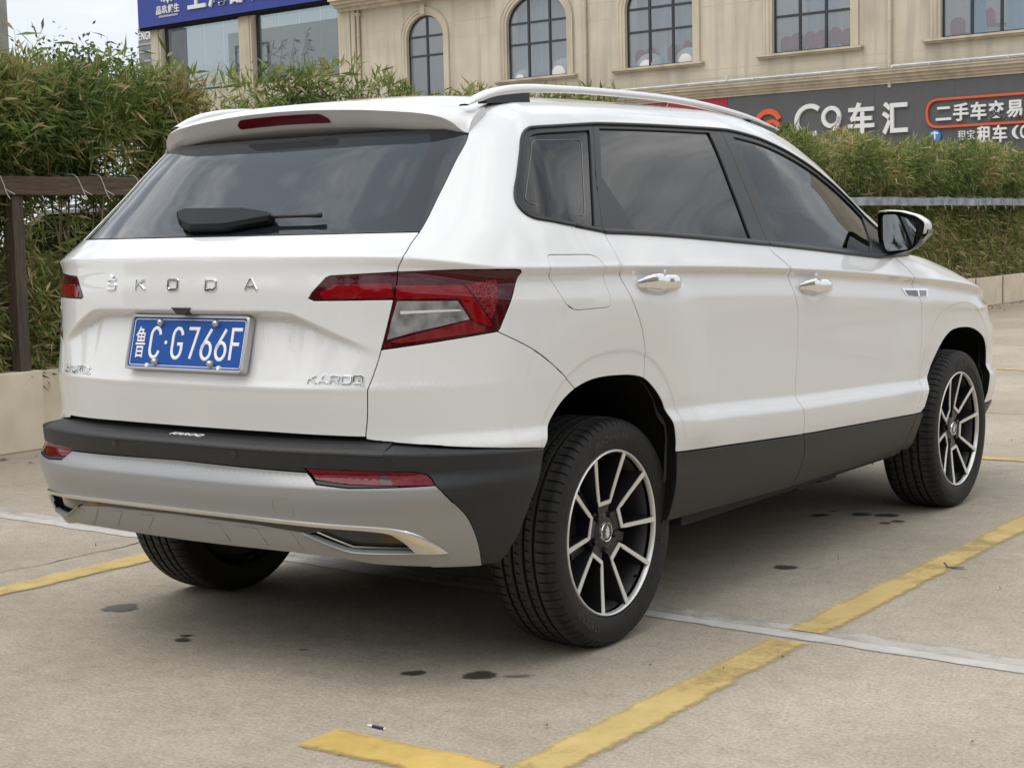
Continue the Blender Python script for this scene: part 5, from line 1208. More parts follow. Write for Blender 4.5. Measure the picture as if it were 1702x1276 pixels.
def wood(name, c, sc=(6, 1, 40), dark=.5):
    m, nt, b = mat(name); L = nt.links.new; t = nt.nodes.new('ShaderNodeTexCoord'); mp = nt.nodes.new('ShaderNodeMapping'); mp.inputs['Scale'].default_value = sc; L(t.outputs['Object'], mp.inputs['Vector'])
    n = nt.nodes.new('ShaderNodeTexNoise'); n.inputs['Scale'].default_value = 2.2; n.inputs['Detail'].default_value = 8; n.inputs['Roughness'].default_value = .65; n.inputs['Distortion'].default_value = .8; L(mp.outputs[0], n.inputs['Vector'])
    r = nt.nodes.new('ShaderNodeValToRGB'); r.color_ramp.elements[0].position = .35; r.color_ramp.elements[1].position = .68; r.color_ramp.elements[0].color = (*[k*dark for k in c], 1); r.color_ramp.elements[1].color = (*[k*1.35 for k in c], 1)
    L(n.outputs[0], r.inputs[0]); L(r.outputs[0], b.inputs['Base Color']); b.inputs['Roughness'].default_value = .8
    bp = nt.nodes.new('ShaderNodeBump'); bp.inputs['Strength'].default_value = .6; bp.inputs['Distance'].default_value = .006; L(n.outputs[0], bp.inputs['Height']); L(bp.outputs[0], b.inputs['Normal']); return m
M_WOOD = wood('weathered_wood', (.105, .072, .048), (30, 2.0, 30)); M_WOODP = wood('weathered_post', (.085, .06, .042), (30, 30, 2.0)); M_ROPE = simple('white_cord', (.60, .57, .52), .8)
M_GREYB = simple('peeling_grey_beam', (.26, .285, .31), .7, noise=.45, nscale=7, bump=.4)
rail = tag(empty('timber_rail', (-4.40, 1.9, 0)), 'brown timber rail on a square post tied to the bamboo at the left edge', 'timber rail')
def beam(root, y0, y1, z0, z1, x, nm, m, w=.09):
    n = max(4, int((y1-y0)/.25)); V = []
    for i in range(n+1):
        yy = y0+(y1-y0)*i/n; k = .004*math.sin(yy*3.1)+.003*math.sin(yy*7.7)
        V.append([(x-w/2, yy, z0+k), (x+w/2, yy, z0+k*.6), (x+w/2+.002, yy, z1+k), (x-w/2, yy, z1+k*.8)])
    V = np.array(V)-np.array(root.location); mb = MB(); mb.grid(V.transpose(1, 0, 2), closeu=True); mb.add(V[0], [(0, 1, 2, 3)]); mb.add(V[-1], [(3, 2, 1, 0)])
    o = mb.build(nm, m, root); b_ = o.modifiers.new('soft', 'BEVEL'); b_.width = .006; b_.segments = 2; return o
beam(rail, -2.6, 3.55, 1.472, 1.580, -4.38, 'beam', M_WOOD)
def post(root, yy, z0, z1, x, m, w=.078):
    mb = MB(); mb.box((x-root.location.x, yy-root.location.y, (z0+z1)/2), (.08, w, z1-z0)); o = mb.build('post', m, root); b_ = o.modifiers.new('soft', 'BEVEL'); b_.width = .006; b_.segments = 2
for yy in (-.95, 1.99): post(rail, yy, .2, 1.472, -4.40, M_WOODP)
def cord(root, yy, z0, z1, x, rnd=.06):
    mb = MB(); dy = rng.uniform(.02, rnd); p = spline([(x-.045, yy-.02, z0+.01), (x+.046, yy-.01, z0+.004), (x+.050, yy+dy*.5, (z0+z1)/2), (x+.050, yy+dy, z1), (x+.055, yy+dy+.02, z1-.035)], 5)
    q = spline([(x+.050, yy+dy*.8, z1+.015), (x+.058, yy+dy+.055, z1-.012)], 2)
    mb.tube(p-np.array(root.location), .0032, 5); mb.tube(np.array([(x+.05, yy+dy*.8, z1+.02), (x+.060, yy+dy+.05, z1-.01)])-np.array(root.location), .0028, 5); return mb.build('cord', M_ROPE, root, smooth=True)
for yy in (.9, 1.45, 1.86, 2.40, 2.58, 2.86): cord(rail, yy, 1.585, 1.485, -4.382)
rail2 = tag(empty('timber_rail', (-4.40, 5, 0)), 'peeling grey rail running through the far bamboo hedge beyond the wing mirror', 'timber rail')
beam(rail2, 5.0, 30.0, 1.405, 1.505, -4.37, 'beam', M_GREYB)
for yy in np.arange(5.6, 30, 2.9): post(rail2, float(yy), .2, 1.405, -4.66, M_WOODP)
for yy in np.arange(16.0, 24.0, .42): cord(rail2, float(yy)+rng.uniform(-.12, .12), 1.51, 1.38, -4.372, .16)

# ------------------------------------------------------------------ bamboo
def leaf_mat():
    m, nt, b = mat('bamboo_leaf'); L = nt.links.new
    a = nt.nodes.new('ShaderNodeAttribute'); a.attribute_name = 'tint'
    r = nt.nodes.new('ShaderNodeValToRGB'); e = r.color_ramp.elements
    stops = [(0, (.040, .064, .018)), (.22, (.092, .128, .028)), (.48, (.155, .225, .048)), (.66, (.265, .29, .09)), (.82, (.42, .335, .15)), (1, (.58, .47, .28))]
    while len(e) < len(stops): e.new(.5)
    for k, (p, c) in enumerate(stops): e[k].position = p; e[k].color = (*c, 1)
    L(a.outputs['Fac'], r.inputs[0]); L(r.outputs[0], b.inputs['Base Color']); b.inputs['Roughness'].default_value = .5; b.inputs['Specular IOR Level'].default_value = .35
    tr = nt.nodes.new('ShaderNodeBsdfTranslucent'); L(r.outputs[0], tr.inputs[0]); mx = nt.nodes.new('ShaderNodeMixShader'); mx.inputs[0].default_value = .28
    L(b.outputs[0], mx.inputs[1]); L(tr.outputs[0], mx.inputs[2]); L(mx.outputs[0], nt.nodes['Material Output'].inputs[0]); return m
M_LEAF = leaf_mat(); M_CULM = simple('bamboo_culm', (.27, .215, .11), .6, noise=.35, nscale=6)
def vnoise(p, sc, seed):
    """cheap smooth noise for clumping"""
    q = p*sc; return (np.sin(q[..., 0]*1.7+q[..., 1]*2.3+seed)+np.sin(q[..., 1]*1.3-q[..., 2]*2.9+seed*1.7)+np.sin(q[..., 2]*2.1+q[..., 0]*3.1+seed*.6+q[..., 1]*.9))/3
def leaves(n, y0, y1, top, dens, seed, size=(.09, .16), xs=(-5.0, -4.30), zb=.42, up=.25):
    """leaf sprays: each spray is 3 to 6 blades fanning from one twig end"""
    r = np.random.default_rng(seed); C = []; tries = 0
    ns = n//5
    while sum(len(c) for c in C) < ns and tries < 60:
        tries += 1; zq_ = r.uniform(zb, 2.75, 4*ns); front = xs[1]-.16*smooth(1.80, 1.60, zq_)
        p = np.stack([front-(front-xs[0])*np.abs(r.normal(0, .42, 4*ns)), r.uniform(y0, y1, 4*ns), zq_], 1)
        t = top(p[:, 1])+.06*vnoise(p, 3.1, seed)
        ok = (p[:, 0] > xs[0]) & (p[:, 2] < t) & (r.random(4*ns) < dens(p[:, 1], p[:, 2], t)*(.72+.42*vnoise(p, 2.3, seed+3)))
        C.append(p[ok])
    P = np.concatenate(C)[:ns]; P[:, 0] += .10*vnoise(P, 2.6, seed+5)*smooth(1.6, 1.9, P[:, 2])
    k = 5; B = np.repeat(P, k, 0); N = len(B)
    # spray axis leans outwards and upwards near the top, hangs lower down
    t = top(P[:, 1]); hi = np.clip(1-(t-P[:, 2])/.30, 0, 1); axis = np.stack([r.uniform(-.35, .80, ns), r.normal(0, .65, ns), up+hi*1.0-.35*(1-hi)+r.normal(0, .35, ns)], 1)
    A = np.repeat(axis, k, 0); sp_ = r.normal(0, .75, (N, 3)); D = A+sp_; D /= np.linalg.norm(D, axis=1)[:, None]
    l = r.uniform(size[0], size[1], N)*r.uniform(.75, 1.15, N); w = l*r.uniform(.05, .085, N)
    S = np.cross(D, r.normal(0, 1, (N, 3))); S /= np.linalg.norm(S, axis=1)[:, None]; U = np.cross(S, D)
    B = B+r.normal(0, .018, (N, 3)); droop = np.zeros((N, 3)); droop[:, 2] = -l*r.uniform(.02, .28, N)
    mid_ = B+D*(l*.42)[:, None]+droop*.25; tip = B+D*l[:, None]+droop
    V = np.stack([B, mid_+S*w[:, None]+U*(w*.5)[:, None], tip, mid_-S*w[:, None]+U*(w*.5)[:, None]], 1)
    dry = vnoise(P, 1.6, seed+9)+.8*vnoise(P, 4.3, seed+2); tint = np.clip(.43+.24*dry+.10*hi, .05, .85); tint = np.repeat(tint, k)+r.normal(0, .13, N)
    dd = r.random(N) < .13; tint[dd] = r.uniform(.68, 1.0, dd.sum()); g_ = np.repeat(P[:, 2], k); low = (g_ < 1.25) & (r.random(N) < np.clip(.62-(g_-.4)*.5, .15, .6)); tint[low] = r.uniform(.6, .95, low.sum())
    return V, np.clip(tint, 0, 1), D
def leaf_mesh(name, V, tint):
    N = len(V); me = bpy.data.meshes.new(name); me.vertices.add(4*N); me.vertices.foreach_set('co', V.astype(np.float32).ravel())
    idx = (np.arange(N)[:, None]*4+np.array([0, 1, 2, 0, 2, 3])[None]).ravel(); me.loops.add(6*N); me.loops.foreach_set('vertex_index', idx.astype(np.int32))
    me.polygons.add(2*N); me.polygons.foreach_set('loop_start', (np.arange(2*N)*3).astype(np.int32)); me.polygons.foreach_set('loop_total', np.full(2*N, 3, np.int32))
    at = me.attributes.new('tint', 'FLOAT', 'POINT'); at.data.foreach_set('value', np.repeat(tint, 4).astype(np.float32)); me.materials.append(M_LEAF); me.update(); me.validate(); return me
def hedge(label, y0, y1, n, top, dens, seed, size, nculm, nleaf=60, zb=.42):
    root = tag(empty('bamboo_hedge', (-4.6, (y0+y1)/2, 0)), label, 'hedge'); off = np.array(root.location)
    V, tint, D = leaves(n, y0, y1, top, dens, seed, size, zb=zb); V = V-off
    # the blades nearest the camera are pieces of their own
    d = np.linalg.norm(V[:, 2]+off-np.array(CP), axis=1); fr = V[:, 2, 0]; score = fr - .12*np.abs(V[:, 2, 2]-1.9) ; pick = np.argsort(-score)[:nleaf] if nleaf else []
    rest = np.setdiff1d(np.arange(len(V)), pick); o = link('foliage', leaf_mesh('foliage', V[rest], tint[rest]), root); o['kind'] = 'stuff'
    for i in pick:
        q = V[i]; me = leaf_mesh('leaf', (q-q[0])[None], tint[i:i+1]); lo = link('leaf', me, root); lo.location = q[0]
    r = np.random.default_rng(seed+1); mb = MB()
    for k in range(nculm):
        yy = r.uniform(y0, y1); xx = r.uniform(-4.95, -4.475); h = top(np.array([yy]))[0]-r.uniform(.0, .5); lean = r.normal(0, .10, 2); rad = r.uniform(.004, .009); bow = r.normal(0, .05, 2)
        pts = [np.array([xx+lean[0]*u+bow[0]*u*u, yy+lean[1]*u+bow[1]*u*u, .34+(h-.34)*u])-off for u in (0, .3, .6, 1)]; mb.tube(pts, [rad, rad*.9, rad*.75, rad*.3], 5, cap=False)
        for j in range(3):
            u = r.uniform(.25, .95); b0 = pts[0]+(pts[3]-pts[0])*u; mb.tube([b0, b0+np.array([r.uniform(.0, .30), r.normal(0, .15), r.uniform(.02, .22)])], [rad*.45, rad*.2], 4, cap=False)
    c = mb.build('culms', M_CULM, root, smooth=True); c['kind'] = 'stuff'
    return root
tA = lambda y: 2.27+.06*np.sin(y*2.1)+.05*np.sin(y*5.3+1)-.5*smooth(3.25, 3.75, y)
dA = lambda y, z, t: np.where(z > t-.12, .55, 1.0)*np.where((np.abs(z-1.33) < .22) & (np.abs(y-2.50) < .36), .16, 1)*np.where((np.abs(z-1.72) < .14) & (np.abs(y-2.95) < .22), .12, 1)*np.where(z < 1.40, .62, 1.0)
hedge('tall bamboo hedge with long leaves above the brown rail at the left', -.9, 3.62, 92000, tA, dA, 11, (.075, .155), 120, 150)
tB = lambda y: 2.31+.07*np.sin(y*1.7+.6)+.05*np.sin(y*4.1)-.22*smooth(4.4, 3.7, y)+.06*smooth(4.6, 4.2, y)
dB = lambda y, z, t: np.where(z > t-.16, .55, 1.0)*np.where(y < 3.8, .5, 1)
hedge('bamboo hedge whose tips show above the white roof below the arched windows', 3.72, 9.4, 62000, tB, dB, 23, (.075, .155), 60, 60)
tC = lambda y: 2.22-.05*smooth(15, 11, y)+.035*np.sin(y*1.1)+.03*np.sin(y*3.7)
dC = lambda y, z, t: np.where(z > t-.10, .6, 1.0)*np.where(z < .80, .55, np.where(z < 1.40, .95, 1.0))
hedge('long trimmed bamboo hedge on the right behind the wing mirror', 9.4, 30.0, 165000, tC, dC, 37, (.09, .16), 700, 60)
# loose shoots that stand above the left hedge
def shoots():
    r = np.random.default_rng(5); root = tag(empty('bamboo_shoots', (-4.5, 2.5, 0)), 'thin bamboo shoots sticking up above the left hedge against the sky', 'bamboo'); off = np.array(root.location); mb = MB(); VV = []
    for yy, h, ln in ((2.03, 2.40, .0), (2.12, 2.42, .1), (2.42, 2.36, .06), (2.72, 2.42, -.02), (2.86, 2.38, .10), (3.22, 2.36, -.05), (3.45, 2.30, -.12), (1.92, 2.36, -.1), (3.05, 2.30, .05), (4.05, 2.36, .06), (4.28, 2.32, .0), (4.5, 2.28, .05), (5.0, 2.30, .1), (5.6, 2.28, 0), (5.9, 2.30, .1), (6.45, 2.32, .12), (4.75, 2.33, -.05)):
        b0 = np.array([-4.38, yy-ln, 2.05])-off; e = np.array([-4.36, yy+ln, h])-off; mb.tube([b0, (b0+e)/2+(.0, .01, .01), e], [.003, .0025, .0012], 4, cap=False)
        for j in range(9):
            u = .45+.55*j/8; p = b0+(e-b0)*u; l = r.uniform(.10, .17); d = np.array([r.normal(0, .5), (1 if j % 2 else -1)*r.uniform(.4, 1.0), r.uniform(-.15, .75)]); d /= np.linalg.norm(d); s_ = np.cross(d, r.normal(0, 1, 3)); s_ /= np.linalg.norm(s_); w = l*.075
            m_ = p+d*l*.42; VV.append([p, m_+s_*w, p+d*l+(0, 0, -l*.08), m_-s_*w])
    V = np.array(VV); o = link('foliage', leaf_mesh('foliage', V, np.clip(r.normal(.42, .14, len(V)), .1, .9)), root); o['kind'] = 'stuff'
    mb.build('stems', M_CULM, root)
shoots()
# a parked white car glimpsed through the bamboo
pv = tag(empty('parked_car', (-6.6, 3.9, 0)), 'white car glimpsed through the gaps of the left bamboo hedge', 'car')
def car_loft(sec, m, nm):
    mb = MB(); mb.grid(np.array(sec)); return mb.build(nm, m, pv, angle=40)
prof = [(-2.1, .35), (-2.15, .75), (-1.9, .88), (-1.2, .95), (-.55, 1.42), (.5, 1.46), (1.25, 1.02), (1.95, .92), (2.05, .6), (2.0, .35)]
rowsL = []
for x, k in ((-.86, .0), (-.88, 1.0), (-.78, 1.0), (0, 1.02), (.78, 1.0), (.88, 1.0), (.86, 0)):
    rowsL.append([(x*(.82 if (z > 1.2) else 1), y, (z if k else min(z, .36))*(k if k else 1)) for y, z in prof])
car_loft(rowsL, M_PAINT, 'body')
mb = MB(); mb.prism([(-1.16, .98), (-.58, 1.39), (.48, 1.43), (1.18, 1.03)], lambda u, v, d: (d, u, v), -.80, .80); mb.build('glasshouse', M_GLOSSB, pv)
for yy in (-1.3, 1.3):
    for xx in (-.82, .82):
        mb = MB(); mb.tube([(xx-.1, yy, .31), (xx+.1, yy, .31)], .31, 28); mb.build('wheel', M_RUBBER, pv, smooth=True, angle=40)
# ------------------------------------------------------------------ the building across the yard
BA = math.radians(-4); BE_ = np.array([math.cos(BA), math.sin(BA), 0]); BN = np.array([-BE_[1], BE_[0], 0]); BO = np.array([-14.0, 40.0, 0])
def FP(s, z, d=0.0): p = BO+BE_*s-BN*d; return (p[0], p[1], z)     # d = metres in front of the wall
def rendered(name, c):
    m, nt, b = mat(name); L = nt.links.new; t = nt.nodes.new('ShaderNodeTexCoord')
    n = nt.nodes.new('ShaderNodeTexNoise'); n.inputs['Scale'].default_value = .8; n.inputs['Detail'].default_value = 8; L(t.outputs['Object'], n.inputs['Vector'])
    mp = nt.nodes.new('ShaderNodeMapping'); mp.inputs['Scale'].default_value = (2.2, 2.2, .16); L(t.outputs['Object'], mp.inputs['Vector'])
    n2 = nt.nodes.new('ShaderNodeTexNoise'); n2.inputs['Scale'].default_value = 1.4; n2.inputs['Detail'].default_value = 6; L(mp.outputs[0], n2.inputs['Vector'])
    r = nt.nodes.new('ShaderNodeValToRGB'); r.color_ramp.elements[0].position = .3; r.color_ramp.elements[1].position = .7; r.color_ramp.elements[0].color = (*[k*.86 for k in c], 1); r.color_ramp.elements[1].color = (*[k*1.06 for k in c], 1); L(n.outputs[0], r.inputs[0])
    r2 = nt.nodes.new('ShaderNodeValToRGB'); r2.color_ramp.elements[0].position = .34; r2.color_ramp.elements[1].position = .52; r2.color_ramp.elements[0].color = (.80, .80, .82, 1); r2.color_ramp.elements[1].color = (1, 1, 1, 1); L(n2.outputs[0], r2.inputs[0])
    x = nt.nodes.new('ShaderNodeMix'); x.data_type = 'RGBA'; x.blend_type = 'MULTIPLY'; x.inputs[0].default_value = 1; L(r.outputs[0], x.inputs[6]); L(r2.outputs[0], x.inputs[7]); L(x.outputs[2], b.inputs['Base Color']); b.inputs['Roughness'].default_value = .9; return m
M_WALL = rendered('beige_render', (.57, .505, .395)); M_MOULD = rendered('moulding_render', (.56, .49, .375)); M_JNT = simple('joint_render', (.50, .43, .325), .9)
M_WF = simple('window_bronze', (.030, .030, .032), .4); M_PANE = glass('window_glass', (.66, .70, .72), ior=2.2, painted_haze=.20, film=(.34, .39, .44))
M_ROOM = simple('room_wall', (.42, .43, .44), .9)
bld = tag(empty('beige_building', FP(0, 0)), 'long beige two storey building with arched upper windows across the yard', 'building')
BL0 = np.array(bld.location)
def fobj(mb, name, m, parent, root=None, **k):
    r0 = np.array((root or bld).location); mb.V = [tuple(np.array(v)-r0) for v in mb.V]; return mb.build(name, m, parent, **k)
def arch_outline(s0, s1, z0, zs, zt, n=18):
    c = (s0+s1)/2; w = (s1-s0)/2; return [(s0, z0), (s1, z0), (s1, zs)] + [(c+w*math.cos(a), zs+(zt-zs)*math.sin(a)) for a in np.linspace(0, math.pi, n)[1:-1]] + [(s0, zs)]
WINS = [('arch', -19.30, -17.55, 5.9, 8.06, 8.82, [-18.42], [7.43, 8.10]), ('arch', -14.68, -12.13, 6.29, 8.10, 9.02, [-13.83, -12.93], [7.42, 8.12]),
        ('arch', -9.79, -7.24, 6.28, 8.10, 9.02, [-8.93, -8.05], [7.38, 8.10]), ('rect', -4.43, -1.86, 6.28, 8.85, 8.85, [-3.57, -2.71], [7.35, 8.10]),
        ('rect', .90, 3.46, 6.26, 8.85, 8.85, [1.75, 2.60], [7.50, 8.10]), ('rect', 6.2, 8.75, 6.26, 8.85, 8.85, [7.05, 7.9], [7.50])]
holes = []
def outline_of(w):
    k, s0, s1, z0, zs, zt = w[:6]; return arch_outline(s0, s1, z0, zs, zt) if k == 'arch' else [(s0, z0), (s1, z0), (s1, zt), (s0, zt)]
for w in WINS: holes.append(np.array(outline_of(w)))
v, f = flat_fill([(-22.55, 0), (18, 0), (18, 12.5), (-22.55, 12.5)], holes)
mb = MB(); mb.add([FP(s, z, 0) for s, z in v], [tuple(t) for t in f])
for h in holes:
    n = len(h); mb.add([FP(s, z, 0) for s, z in h]+[FP(s, z, -.24) for s, z in h], [(i, i+n, (i+1) % n+n, (i+1) % n) for i in range(n)])
mb.add([FP(-22.55, 0), FP(-22.55, 12.5), FP(-22.55, 12.5, -10), FP(-22.55, 0, -10)], [(0, 1, 2, 3)])
fobj(mb, 'wall', M_WALL, bld)
mb = MB(); mb.add([FP(-22.5, 5.6, -.3), FP(17.9, 5.6, -.3), FP(17.9, 5.6, -3.5), FP(-22.5, 5.6, -3.5)], [(0, 1, 2, 3)]); mb.add([FP(-22.5, 5.6, -3.5), FP(17.9, 5.6, -3.5), FP(17.9, 9.4, -3.5), FP(-22.5, 9.4, -3.5)], [(0, 1, 2, 3)])
fobj(mb, 'room', M_ROOM, bld)  # no ceiling: left open so sky light reaches the rooms
def fbox(mb, s0, s1, z0, z1, d0, d1):
    V = [FP(s, z, d) for s in (s0, s1) for z in (z0, z1) for d in (d0, d1)]; mb.add(V, [(0, 1, 3, 2), (4, 6, 7, 5), (0, 4, 5, 1), (2, 3, 7, 6), (0, 2, 6, 4), (1, 5, 7, 3)])
for w in WINS:
    k, s0, s1, z0, zs, zt, mull, bars = w; o = outline_of(w); c = (s0+s1)/2; hw = (s1-s0)/2
    top_at = lambda s: zs+(zt-zs)*math.sqrt(max(0, 1-((s-c)/hw)**2)) if k == 'arch' else zt
    mb = MB(); t = .045
    for a, b in zip(o, o[1:]+o[:1]):
        a_, b_ = np.array(a), np.array(b); q = np.array([c, (z0+zs)/2]); ia_, ib_ = a_+(q-a_)/np.linalg.norm(q-a_)*t*1.3, b_+(q-b_)/np.linalg.norm(q-b_)*t*1.3
        mb.add([FP(*a_, -.10), FP(*b_, -.10), FP(*ib_, -.10), FP(*ia_, -.10), FP(*a_, -.17), FP(*b_, -.17), FP(*ib_, -.17), FP(*ia_, -.17)], [(0, 1, 2, 3), (3, 2, 6, 7), (4, 7, 6, 5)])
    for s in mull: fbox(mb, s-.035, s+.035, z0+.01, top_at(s)-.01, -.168, -.095)
    for z in bars:
        if z < zt-.05:
            ws = hw if z <= zs else hw*math.sqrt(max(0, 1-((z-zs)/(zt-zs))**2)); fbox(mb, c-ws+.01, c+ws-.01, z-.035, z+.035, -.165, -.098)
    win = fobj(mb, 'window', M_WF, bld)
    xs = [s0]+mull+[s1]; zz = [z0]+[b for b in bars if b < zt-.05]+[zt]
    for i in range(len(xs)-1):
        for j in range(len(zz)-1):
            a, b, lo, hi = xs[i]+.02, xs[i+1]-.02, zz[j]+.02, zz[j+1]-.02
            ss = np.linspace(a, b, 9); up_ = [min(hi, top_at(s)-.01) for s in ss]
            if max(up_) <= lo+.02: continue
            poly = [(a, lo), (b, lo)]+[(s, max(lo, u)) for s, u in zip(ss[::-1], up_[::-1])]
            mb = MB(); dd = rng.normal(0, .0025, 3); mb.add([FP(s, z, -.135+dd[0]*(s-a)+dd[1]*(z-lo)) for s, z in poly], [tuple(range(len(poly)))]); o_ = fobj(mb, 'pane', M_PANE, win)
    # moulded surround and sill
    mb = MB()
    def offs(d): 
        if k == 'arch': return [(s0-d, z0-.0), (s0-d, zs)]+[(c-(hw+d)*math.cos(a), zs+(zt-zs+d)*math.sin(a)) for a in np.linspace(0, math.pi, 22)[1:-1]]+[(s1+d, zs), (s1+d, z0)]
        return [(s0-d, z0), (s0-d, zt+d), (s1+d, zt+d), (s1+d, z0)]
    R = [offs(.0), offs(.0), offs(.09), offs(.10), offs(.20), offs(.22), offs(.27), offs(.27)]; D = [-.02, .035, .035, .06, .06, .085, .085, -.01]
    mb.grid([[FP(*p, d) for p in r] for r, d in zip(R, D)])
    if k == 'arch' and s1-s0 < 2: 
        fbox(mb, c-.09, c+.09, zt+.02, zt+.36, 0, .12)
    fobj(mb, 'surround', M_MOULD, win)
    mb = MB()
    for a, b, z_a, z_b, d in ((s0-.50, s1+.42, z0-.085, z0-.02, .20), (s0-.46, s1+.38, z0-.135, z0-.087, .13)): fbox(mb, a, b, z_a, z_b, -.02, d)
    if s1-s0 > 2: fobj(mb, 'sill', M_MOULD, win)
# plaster joints, downpipes and the string course
mb = MB()
for a, b in ((-22.5, -19.75), (-17.1, -15.1), (-11.75, -10.2), (-6.85, -4.85), (-1.45, .48), (3.9, 5.8)):
    for z in (7.90, 8.45, 9.05): fbox(mb, a, b, z-.008, z+.008, -.01, .003)
for z in (5.98, 5.72): fbox(mb, -22.5, 17.9, z-.006, z+.006, -.01, .003)
for s in (-21.2, -15.9, -10.9, -5.7, -1.1, .05, 4.7): fbox(mb, s-.006, s+.006, 5.6, 9.3, -.01, .003)
fobj(mb, 'render_joint', M_JNT, bld)  # joints are thin bars of slightly darker render
for s in (-11.33, -.60, -21.62):
    mb = MB(); mb.tube([FP(s, 5.0 if s > -5 else 5.56, .09), FP(s, 12, .09)], .055, 12)
    for z in (6.9, 8.4): mb.tube([FP(s, z-.05, .09), FP(s, z+.05, .09)], .066, 12)
    if s < -20: mb.tube([FP(s, 9.05, .09), FP(s, 9.12, .09), FP(s, 9.2, .09)], [.06, .10, .12], 12)
    fobj(mb, 'downpipe', M_MOULD, bld, smooth=True, angle=40)
mb = MB()
for z0_, z1_, d in ((5.10, 5.18, .10), (5.18, 5.26, .16), (5.26, 5.36, .24), (5.36, 5.44, .34), (5.44, 5.50, .38)): fbox(mb, -15.5, 18.0, z0_, z1_, -.02, d)
fobj(mb, 'string_course', M_MOULD, bld)
mb = MB(); fbox(mb, -15.4, 18.0, 5.500, 5.512, -.01, .40); fobj(mb, 'gutter_flashing', simple('grey_flashing', (.22, .21, .19), .8, noise=.4, nscale=3), bld)
mb = MB(); mb.tube([FP(-11, 5.575, .30), FP(-.85, 5.565, .30)], .030, 8); mb.tube([FP(-.45, 5.575, .30), FP(17.8, 5.56, .30)], .030, 8)
for s in np.arange(-10.6, 17, 1.13): fbox(mb, s-.025, s+.025, 5.51, 5.60, .28, .32)
mb.tube([FP(-5.85, 5.56, .30), FP(-5.85, 5.72, .30)], [.05, .06], 10)
fobj(mb, 'service_pipe', simple('white_pipe', (.62, .62, .60), .5, noise=.15, nscale=3), bld, smooth=True, angle=40)
mb = MB()
for z0_, z1_, d in ((9.30, 9.42, .30), (9.42, 9.52, .48), (9.52, 9.64, .62), (9.64, 9.78, .75)): fbox(mb, -22.5, -15.2, z0_, z1_, -.02, d)
fobj(mb, 'cornice', M_MOULD, bld)
for s0_, s1_ in ((-22.50, -22.0), (-21.95, -21.75)):
    mb = MB(); fbox(mb, s0_, s1_, 4, 9.3, -.02, .14); fobj(mb, 'pilaster', M_MOULD, bld)
# ---- curtains, chairs and covers seen in the windows
def curtain(s0, s1, z0, z1, c, label):
    n = int((s1-s0)/.03); P = [[FP(s0+(s1-s0)*i/n, z, -.42+.035*math.sin(i*.9)+.02*math.sin(i*.37+2)) for i in range(n+1)] for z in np.linspace(z0, z1, 6)]
    mb = MB(); mb.grid(P); m = simple('curtain_cloth', c, .9); o = mb.build('curtain', m, smooth=True); tag(o, label, 'curtain')
curtain(-14.6, -12.2, 6.5, 9.0, (.55, .58, .62), 'pale grey curtain in the second arched window, above two white covers')
curtain(-9.6, -7.3, 6.35, 9.0, (.52, .56, .60), 'pale grey curtain in the third arched window, above red chair backs and white covers')
curtain(-3.55, -2.35, 6.3, 8.8, (.52, .58, .62), 'grey blue curtain behind the row of red chairs in the square window')
curtain(1.55, 2.05, 6.3, 8.8, (.22, .42, .58), 'narrow blue curtain beside the dark lone red chairs at the upper right corner')
curtain(2.62, 3.4, 6.3, 8.8, (.30, .52, .66), 'wide blue curtain at the right edge of the upper right window')
M_CHR = simple('red_chair_cloth', (.30, .028, .030), .7); M_CHG = simple('chair_gilt', (.46, .36, .20), .4, metal=.5)
def chair_at(s, ztop, rz, label, group):
    r = empty('banquet_chair', FP(s, ztop-.92, -.34), None, BA+rz); tag(r, label, 'chair', group)
    o = [(-.19, .48), (.19, .48), (.205, .70), (.185, .82), (.10, .905), (0, .92), (-.10, .905), (-.185, .82), (-.205, .70)]
    mb = MB(); mb.prism(o, lambda u, v, d: (u, d+.03, v), -.03, .03); mb.build('backrest', M_CHR, r)
    mb = MB(); mb.tube([(u*1.04, .03, v) for u, v in o[1:]+o[:1]], .014, 6); mb.build('frame', M_CHG, r, smooth=True)
    mb = MB(); mb.box((0, .28, .46), (.40, .42, .07)); mb.build('seat', M_CHR, r)
    for x in (-.17, .17):
        for yy in (.08, .46): mb = MB(); mb.tube([(x, yy, .0), (x, yy, .43)], .012, 6); mb.build('leg', M_CHG, r)
    return r
_w4 = ['first red chair from the left in the square window, nearly hidden at its edge', 'second red chair in the square window, just left of the first mullion', 'third red chair in the square window, just right of the first mullion', 'fourth red chair in the square window, just left of the second mullion', 'fifth red chair in the square window, just right of the second mullion', 'last red chair at the right jamb of the square window']
for (s, zt), lb in zip(((-4.16, 6.80), (-3.80, 6.86), (-3.36, 6.86), (-2.97, 6.87), (-2.54, 6.90), (-2.14, 6.84)), _w4): chair_at(s, zt, rng.normal(0, .06), lb, 'red chairs lined up in the square window')
chair_at(1.24, 6.82, .1, 'red chair at the left side of the upper right corner window', 'red chairs in the corner window'); chair_at(2.15, 6.98, -.5, 'red chair turned sideways against the blue curtain in the corner window', 'red chairs in the corner window')
for s, zt, lb in ((-9.45, 6.86, 'faint red chair back behind the left white cover in the third arched window'), (-9.05, 6.90, 'faint red chair back above the left white cover in the third arched window'), (-8.2, 6.92, 'faint red chair back between the two white covers in the third arched window'), (-7.65, 6.98, 'faint red chair back above the right white cover in the third arched window')): chair_at(s, zt, 0, lb, 'red chairs in the third arched window')
